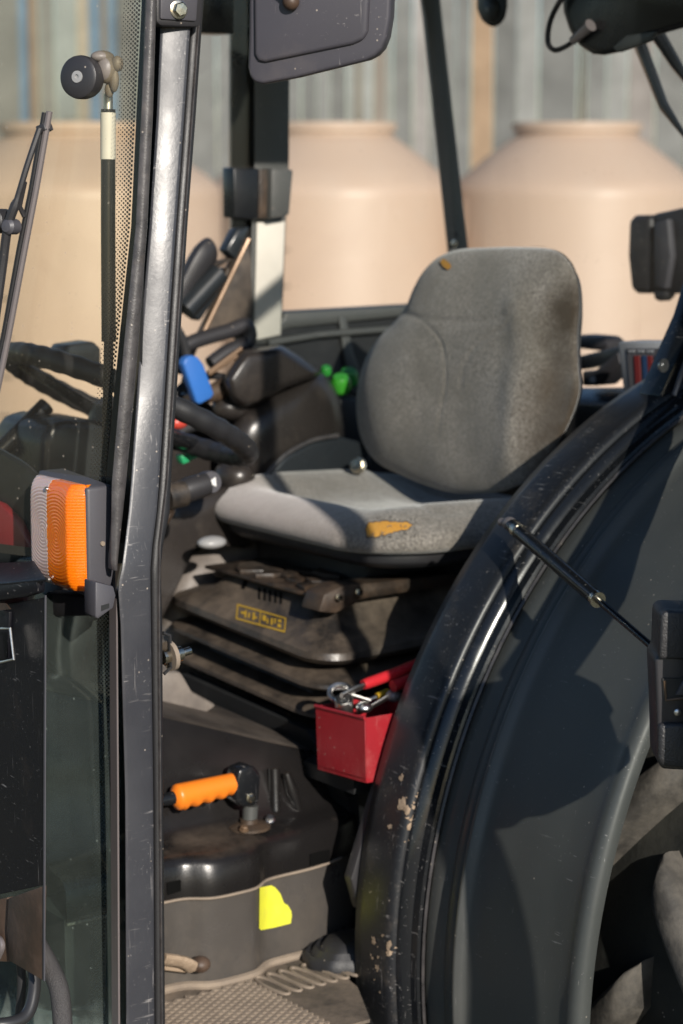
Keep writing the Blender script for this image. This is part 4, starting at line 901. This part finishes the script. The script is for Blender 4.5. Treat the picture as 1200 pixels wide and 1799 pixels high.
# steering wheel
SC = V((.442, -.03, 1.495)); SN = V((-math.sin(R(27)), 0, math.cos(R(27)))); SX = V((math.cos(R(27)), 0, math.sin(R(27)))); SY = V((0, 1, 0))
sw = empty('steering_wheel', tr, SC)
m = MB(); n = 180; k2 = 14; vs = []; fs = []
for i in range(n):
    t = 2 * math.pi * i / n; rad = SX * math.cos(t) + SY * math.sin(t)
    rr = .0165 + .0007 * math.sin(i * 1.25)
    vs += [SC + rad * (.198 + rr * math.cos(2 * math.pi * j / k2)) + SN * rr * math.sin(2 * math.pi * j / k2) for j in range(k2)]
fs = [(i * k2 + j, i * k2 + (j + 1) % k2, ((i + 1) % n) * k2 + (j + 1) % k2, ((i + 1) % n) * k2 + j) for i in range(n) for j in range(k2)]
m.add(vs, fs).build('wheel_rim', 'rubber', sw, base=SC)
for t in (R(200), R(320), R(80)):
    rad = SX * math.cos(t) + SY * math.sin(t)
    MB().tube([SC - SN * .03 + rad * .03, SC - SN * .012 + rad * .12, SC + rad * .19], [.020, .016, .012], 10, .5).build('spoke', 'black_paint', sw, base=SC)
MB().lathe([(.05, -.05), (.055, -.02), (.04, .0), (.001, .004)], SC, SN, 24).build('hub', 'plastic', sw, base=SC)

# dashboard seen through the windscreen
ds = MB().prism([PL(72, 838, .0), PL(76, 770, .0), PL(92, 745, .0), PL(120, 738, .0), PL(185, 742, .0), PL(260, 790, .0), PL(270, 900, .0), PL(72, 900, .0)], (0, -.16, 0)).build('instrument_cowl', 'cowl', tr, bevel=.02, seg=3)
MB().tube([PL(0, 792, -.1), PL(82, 712, -.1)], .014, 10).build('cowl_strut', 'black_paint', ds)
MB().loft([[PW(x, y, o) for x, y in [(-60, 770), (0, 786), (40, 808), (78, 838), (90, 880), (90, 1000), (-60, 1000)]] for o in (-.16, -.05)]).build('dash_top', 'cowl', tr, bevel=.02, seg=3)
MB().prism([PW(-60, 860, -.04), PW(0, 885, -.04), PW(30, 915, -.04), PW(55, 965, -.04), PW(-60, 970, -.04)], (-.012, 0, 0)).build('red_dash_panel', 'redcowl', tr, bevel=.004)
MB().prism([PF(-80, 968, .79), PF(60, 972, .79), PF(60, 1010, .79), PF(-80, 1015, .79)], (-.06, 0, 0)).build('scuttle', 'cowl', tr, bevel=.012, seg=3)
MB().prism([PL(110, 620, -.2), PL(118, 607, -.2), PL(165, 600, -.2), PL(178, 612, -.2), PL(178, 650, -.2), PL(110, 635, -.2)], (0, -.05, 0)).build('dash_switch_panel', 'cowl', tr, bevel=.004)

# --- right console and levers
CL = -.30
c = lambda x, y, l=CL: PL(x, y, l)
def dome(pts, l0, rise, steps, soft=True):
    pts = [V((x, y, 0)) for x, y in pts]; pts = cspline(pts, 5) if soft else pts; cx = sum(p.x for p in pts) / len(pts); cy = sum(p.y for p in pts) / len(pts)
    return MB().loft([[PL(cx + (p.x - cx) * q_, cy + (p.y - cy) * q_, l0 + rise * h) for p in pts] for q_, h in steps])
ST = [(1.0, -2.6), (1.0, -.2), (.985, .15), (.93, .48), (.82, .72), (.62, .90), (.36, .98), (.02, 1.0)]
con = dome([(557, 652), (590, 684), (603, 730), (606, 790), (600, 850), (540, 880), (450, 880), (408, 840), (398, 780), (412, 735), (442, 708), (500, 676)], CL - .02, .075, ST).build('right_console', 'console', tr, angle=70)
ct = dome([(402, 702), (390, 668), (412, 634), (428, 614), (495, 606), (530, 628), (566, 654), (556, 664), (504, 682), (450, 712), (424, 718)], CL + .02, .05, [(1.0, -3), (1.0, -.1), (.97, .4), (.90, .75), (.80, .95), (.5, 1.0), (.02, 1.02)], False).build('console_top', 'console', con, bevel=.006, angle=40)
dome([(279, 892), (330, 872), (402, 852), (446, 872), (440, 960), (384, 945), (338, 962), (304, 1010), (288, 1080), (274, 1080)], -.24, .03, [(1.0, -6), (1.0, 0), (.97, .5), (.88, .85), (.5, 1), (.02, 1)]).build('column_cover', 'console', tr, angle=60)
MB().prism([c(270, 690, -.40), c(345, 690, -.40), c(420, 740, -.40), c(430, 880, -.40), c(270, 930, -.40)], (0, -.08, 0)).build('console_front', 'console', con, bevel=.012)
MB().prism([c(556, 652, -.345), c(592, 690, -.345), c(602, 772, -.345), c(650, 790, -.345), c(650, 880, -.345), c(540, 880, -.345), c(540, 660, -.345)], (0, -.12, 0)).build('console_side', 'cowl', con, bevel=.01)
MB().prism([c(466, 838, -.24), c(500, 802, -.24), c(548, 776, -.24), c(596, 766, -.24), c(650, 780, -.24), c(660, 900, -.24), c(466, 900, -.24)], (0, -.05, 0)).build('console_arch', 'cowl', con, bevel=.01, seg=3)
MB().tube(spline([c(466, 836, -.238), c(500, 800, -.238), c(548, 774, -.238), c(594, 765, -.238)], 5), .004, 8).build('arch_bead', 'seal', con)
MB().ell(c(405, 715), .035, .03, .024).ell(c(425, 722), .02, .02, .018).build('console_knob', 'console', con)
MB().ell(c(412, 836, -.24), .034, .04, .030).build('lever_ball', 'console', con)
MB().prism([c(440, 418, -.40), c(446, 560, -.40), c(428, 592, -.40), c(352, 602, -.40), c(352, 592, -.40), c(436, 420, -.40)], (0, -.02, 0)).build('lever_plate', 'dusty', con, bevel=.002)
MB().tube([c(437, 420, -.395), c(352, 596, -.395)], .0045, 8).build('plate_edge', 'brass', con)
MB().tube(spline([c(290, 640, -.38), c(330, 605, -.38), c(400, 582, -.38), c(432, 572, -.38), c(436, 600, -.38), c(400, 618, -.38), c(370, 640, -.38)], 5), .014, 10).build('grab_loop', 'plastic', con)
MB().tube(spline([c(308, 545, -.42), c(330, 500, -.42), c(350, 465, -.42), c(366, 440, -.42), c(374, 432, -.42)], 4), [.020, .022, .025, .028, .030, .032, .034, .035, .036, .036, .036, .034, .032, .030, .026, .018, .008], 12, .6).build('joystick_grip', 'plastic', con)
MB().tube([c(325, 545, -.40), c(385, 480, -.40)], .02, 10).build('joystick_base', 'cowl', con)
MB().prism([c(398, 440, -.41), c(418, 402, -.41), c(440, 398, -.41), c(416, 458, -.41)], (0, -.03, 0)).build('display_edge', 'cowl', con, bevel=.004)
MB().tube([c(366, 470, -.43), c(412, 452, -.43), c(384, 520, -.43)], .010, 8).build('display_arm', 'rust', con)
bl = MB().prism([c(322, 640, -.27), c(326, 630, -.27), c(336, 624, -.27), c(348, 627, -.27), c(358, 640, -.27), c(377, 692, -.27), c(372, 700, -.27), c(352, 711, -.27), c(346, 708, -.27)], (0, -.02, 0)).build('blue_lever', 'blue', con, bevel=.005, seg=3)
for p_ in ([(366, 655), (424, 612)], [(366, 658), (416, 625)], [(412, 628), (440, 642)]):
    MB().tube([c(*p_[0], -.30), c(*p_[1], -.30)], .0042, 8).build('brass_rod', 'brass', con)
MB().tube([c(340, 700), c(380, 690), c(430, 650)], [.012, .018, .012], 10).build('lever_link', 'rust', con)
MB().prism([c(318, 800, -.12), c(345, 797, -.12), c(352, 803, -.12), c(322, 817, -.12)], (0, -.02, 0)).build('green_switch', 'dgreen', con, bevel=.003)
MB().ell(c(312, 742, -.2), .018, .014, .012).build('red_switch', 'redsw', con)
for pts, rr in (([(300, 700), (330, 672), (372, 660), (410, 668)], .007), ([(296, 560), (318, 590), (330, 640), (322, 690)], .008), ([(392, 690), (398, 730), (420, 760), (446, 800)], .009), ([(300, 770), (340, 748), (392, 752), (420, 780)], .010)):
    MB().tube(spline([c(x, y, -.34) for x, y in pts], 5), rr, 10).build('control_cable', 'hose', con)
MB().prism([c(300, 655, -.40), c(318, 600, -.40), c(340, 590, -.40), c(352, 606, -.40), c(330, 660, -.40)], (0, -.04, 0)).build('lever_gate', 'plastic', con, bevel=.005)
MB().prism([c(384, 520, -.41), c(400, 470, -.41), c(414, 474, -.41), c(398, 530, -.41)], (0, -.03, 0)).build('lever_bracket', 'rust', con, bevel=.003)
MB().prism([c(330, 548, -.41), c(372, 500, -.41), c(392, 508, -.41), c(352, 566, -.41)], (0, -.03, 0)).build('lever_housing', 'cowl', con, bevel=.006)
# green capped couplings on the right
kg = c(600, 674, -.34)
for (x, y, mt_, rr, l) in ((599, 676, 'green', .0185, -.34), (613, 664, 'lime', .0175, -.40), (573, 652, 'lime', .010, -.36)):
    o = c(x, y, l); MB().lathe([(rr * .6, -rr), (rr, -rr * .5), (rr, rr * .55), (rr * .75, rr * .95), (.001, rr)], o, (.25, .3, .9), 12).build('green_cap', mt_, con, angle=35)
MB().prism([c(590, 702, -.33), c(650, 700, -.33), c(660, 800, -.33), c(598, 790, -.33)], (0, -.14, 0)).build('coupling_block', 'interior', con, bevel=.006)

# --- roof hung things at the upper right
sp = MB().loft([[PF(x, y, f) for x, y in [(985, -60), (990, 20), (1000, 52), (1018, 80), (1042, 95), (1062, 97), (1088, 92), (1140, 66), (1215, 45), (1215, -60)]] for f in (-.28, -.40)]).build('radio_housing', 'inner_paint', tr, bevel=.012, seg=3)
MB().tube(spline([PF(1002, -20, -.27), PF(982, 5, -.27), PF(966, 40, -.27), PF(963, 75, -.27), PF(976, 88, -.27), PF(1000, 78, -.27), PF(1012, 66, -.27)], 6), .0045, 8).build('cable_loop', 'rubber', sp)
MB().tube([PF(1006, 72, -.27), PF(1038, 44, -.27)], [.007, .011], 10).build('cable_plug', 'wiper', sp)
for pts in ([(1118, 62), (1166, 186), (1204, 240)], [(1148, 48), (1186, 110), (1220, 160)]):
    MB().tube([PF(x, y, -.5) for x, y in pts], [.024, .018, .007], 8, .5).build('blind_strap', 'cowl', sp)
MB().prism([PF(1075, 84, -.275), PF(1085, 92, -.275), PF(1140, 72, -.275), PF(1150, 55, -.275), PF(1100, 62, -.275)], (-.01, 0, 0)).build('housing_trim', 'fender', sp, bevel=.002)
hk = MB().loft([[PF(x, y, f) for x, y in [(838, -40), (838, 15), (846, 36), (862, 48), (876, 46), (888, 32), (892, 10), (890, -40)]] for f in (-.5, -.54)]).build('roof_catch', 'inner_paint', tr, bevel=.008, seg=3)
MB().lathe([(.022, 0), (.018, .003), (.0002, .003)], PF(862, 16, -.498), (1, 0, 0), 20).build('catch_dial', 'rubber', hk)
MB().lathe([(.004, .003), (.0002, .005)], PF(858, 16, -.498), (1, 0, 0), 10).build('catch_screw', 'greyknob', hk)

# ------------------------------------------------------------------ red tool box and tools, resting on the plinth
tbase = V((.30, .33, .955))
def topthing(name, label, cat, base, group=None):
    o = empty(name, None, M_TR @ V(base), label, cat, group); o.rotation_euler = tr.rotation_euler; return o
RT = V((.3, .39, 1.066)); 
tbx = topthing('red_toolbox', 'open red metal tool tray wedged beside the black fender, tools sticking out', 'toolbox', tbase)
TBk = lambda m, n, mat, par=tbx, **k: m.build(n, mat, par, base=tbase, **k)
fr0 = [PL(640, 1262, .375), PL(556, 1243, .375), PL(559, 1354, .375), PL(641, 1374, .375)]
A_, B_ = PF(641, 1262, .30), PF(554, 1240, .30); A2, B2 = PF(643, 1376, .30), PF(558, 1352, .30)
rdir = (PL(710, 1228, A_.y) - A_); bk_ = V((-.13, .004, .0))
def wall(p, q_, r_, s_2, th, n): return MB().prism([p, q_, r_, s_2], V(th))
TBk(wall(A_, B_, B2, A2, (-.002, 0, 0), 0), 'front_panel', 'red', bevel=.0006, seg=1)
TBk(wall(A_ + V((-.002, 0, 0)), A2 + V((-.002, 0, 0)), A2 + bk_, A_ + bk_, (0, -.002, 0), 0), 'side_panel', 'red')
TBk(wall(B_ + V((-.002, 0, 0)), B2 + V((-.002, 0, 0)), B2 + bk_, B_ + bk_, (0, .002, 0), 0), 'side_panel', 'red')
TBk(wall(A_ + bk_, B_ + bk_, B2 + bk_, A2 + bk_, (-.002, 0, 0), 0), 'back_panel', 'red')
TBk(wall(A2 + V((0, 0, .004)), B2 + V((0, 0, .004)), B2 + bk_ + V((0, 0, .004)), A2 + bk_ + V((0, 0, .004)), (0, 0, .003), 0), 'bottom_panel', 'red')
TBk(MB().tube([A_, B_], .0028, 8), 'rolled_rim', 'red')
def TP(x, y, f=.24): return PF(x, y, f)
def tool(name, label, cat, parts, group=None):
    b0 = V(parts[0][3]); o = topthing(name, label, cat, b0, group)
    for m, n, mat, _ in parts: m.build(n, mat, o, base=b0)
    return o
tool('pliers', 'pliers with red dipped handles lying across the tool tray', 'pliers', [
    (MB().tube(spline([PL(638, 1203, .345), PL(680, 1188, .345), PL(725, 1170, .345), PL(790, 1142, .345)], 4), [.0075] + [.0085] * 12, 12), 'handle', 'redgrip', PL(640, 1215, .345)),
    (MB().tube(spline([PL(690, 1206, .36), PL(715, 1196, .36), PL(790, 1168, .36)], 4), [.009] * 9, 12), 'handle', 'redgrip', 0),
    (MB().tube([PL(642, 1203, .345), PL(620, 1212, .345), PL(600, 1222, .345)], [.006, .008, .006], 10, .6), 'jaw', 'steel', 0)])
def ringm(cx, cy, r, f, tube_=.0035):
    o = TP(cx, cy, f); ax = V((.35, .45, .8)).normalized(); x = ax.orthogonal().normalized(); y = ax.cross(x)
    pts = [o + (x * math.cos(k * math.pi / 12) + y * math.sin(k * math.pi / 12)) * r for k in range(25)]
    return MB().tube(pts, tube_, 8)
tool('ring_spanner', 'steel ring spanner with its round end above the front of the tool tray', 'spanner', [
    (ringm(598, 1217, .016, .27, .0045), 'ring', 'steel', TP(598, 1222, .27)), (MB().tube([TP(612, 1220, .27), TP(650, 1232, .24)], .005, 8, .5), 'shaft', 'steel', 0)])
tool('socket', 'short round steel socket at the front corner of the tool tray', 'socket', [
    (MB().lathe([(.010, -.02), (.0135, -.018), (.014, .016), (.0125, .018), (.010, .018), (.0095, -.005), (.0002, -.005)], TP(605, 1243, .28), (.3, .35, .9), 24), 'socket_body', 'steel', TP(605, 1255, .28))])
tool('open_spanner', 'bright steel open spanner pointing up out of the tool tray by its red end', 'spanner', [
    (MB().tube([TP(628, 1252, .27), TP(655, 1240, .25), TP(686, 1222, .22)], [.008, .0065, .0075], 10, .5), 'shaft', 'steel', TP(630, 1256, .27)),
    (MB().ell(TP(640, 1243, .265), .013, .013, .008), 'head', 'steel', 0), (MB().ell(TP(692, 1222, .215), .013, .012, .010), 'open_end', 'wiper', 0)])
tool('screwdriver', 'small screwdriver with a yellow band lying under the pliers', 'screwdriver', [
    (MB().tube([TP(662, 1224, .22), TP(682, 1216, .20)], .006, 10), 'band', 'logoy', TP(660, 1232, .22)), (MB().tube([TP(630, 1236, .24), TP(662, 1224, .22)], .003, 8), 'blade', 'steel', 0)])
bracket = MB().box((.13, .12, .93), (.275, .33, .953)).build('tray_shelf', 'interior', tr)
print('triangles', sum(len(p.vertices) - 2 for o in bpy.data.objects if o.type == 'MESH' for p in o.data.polygons))
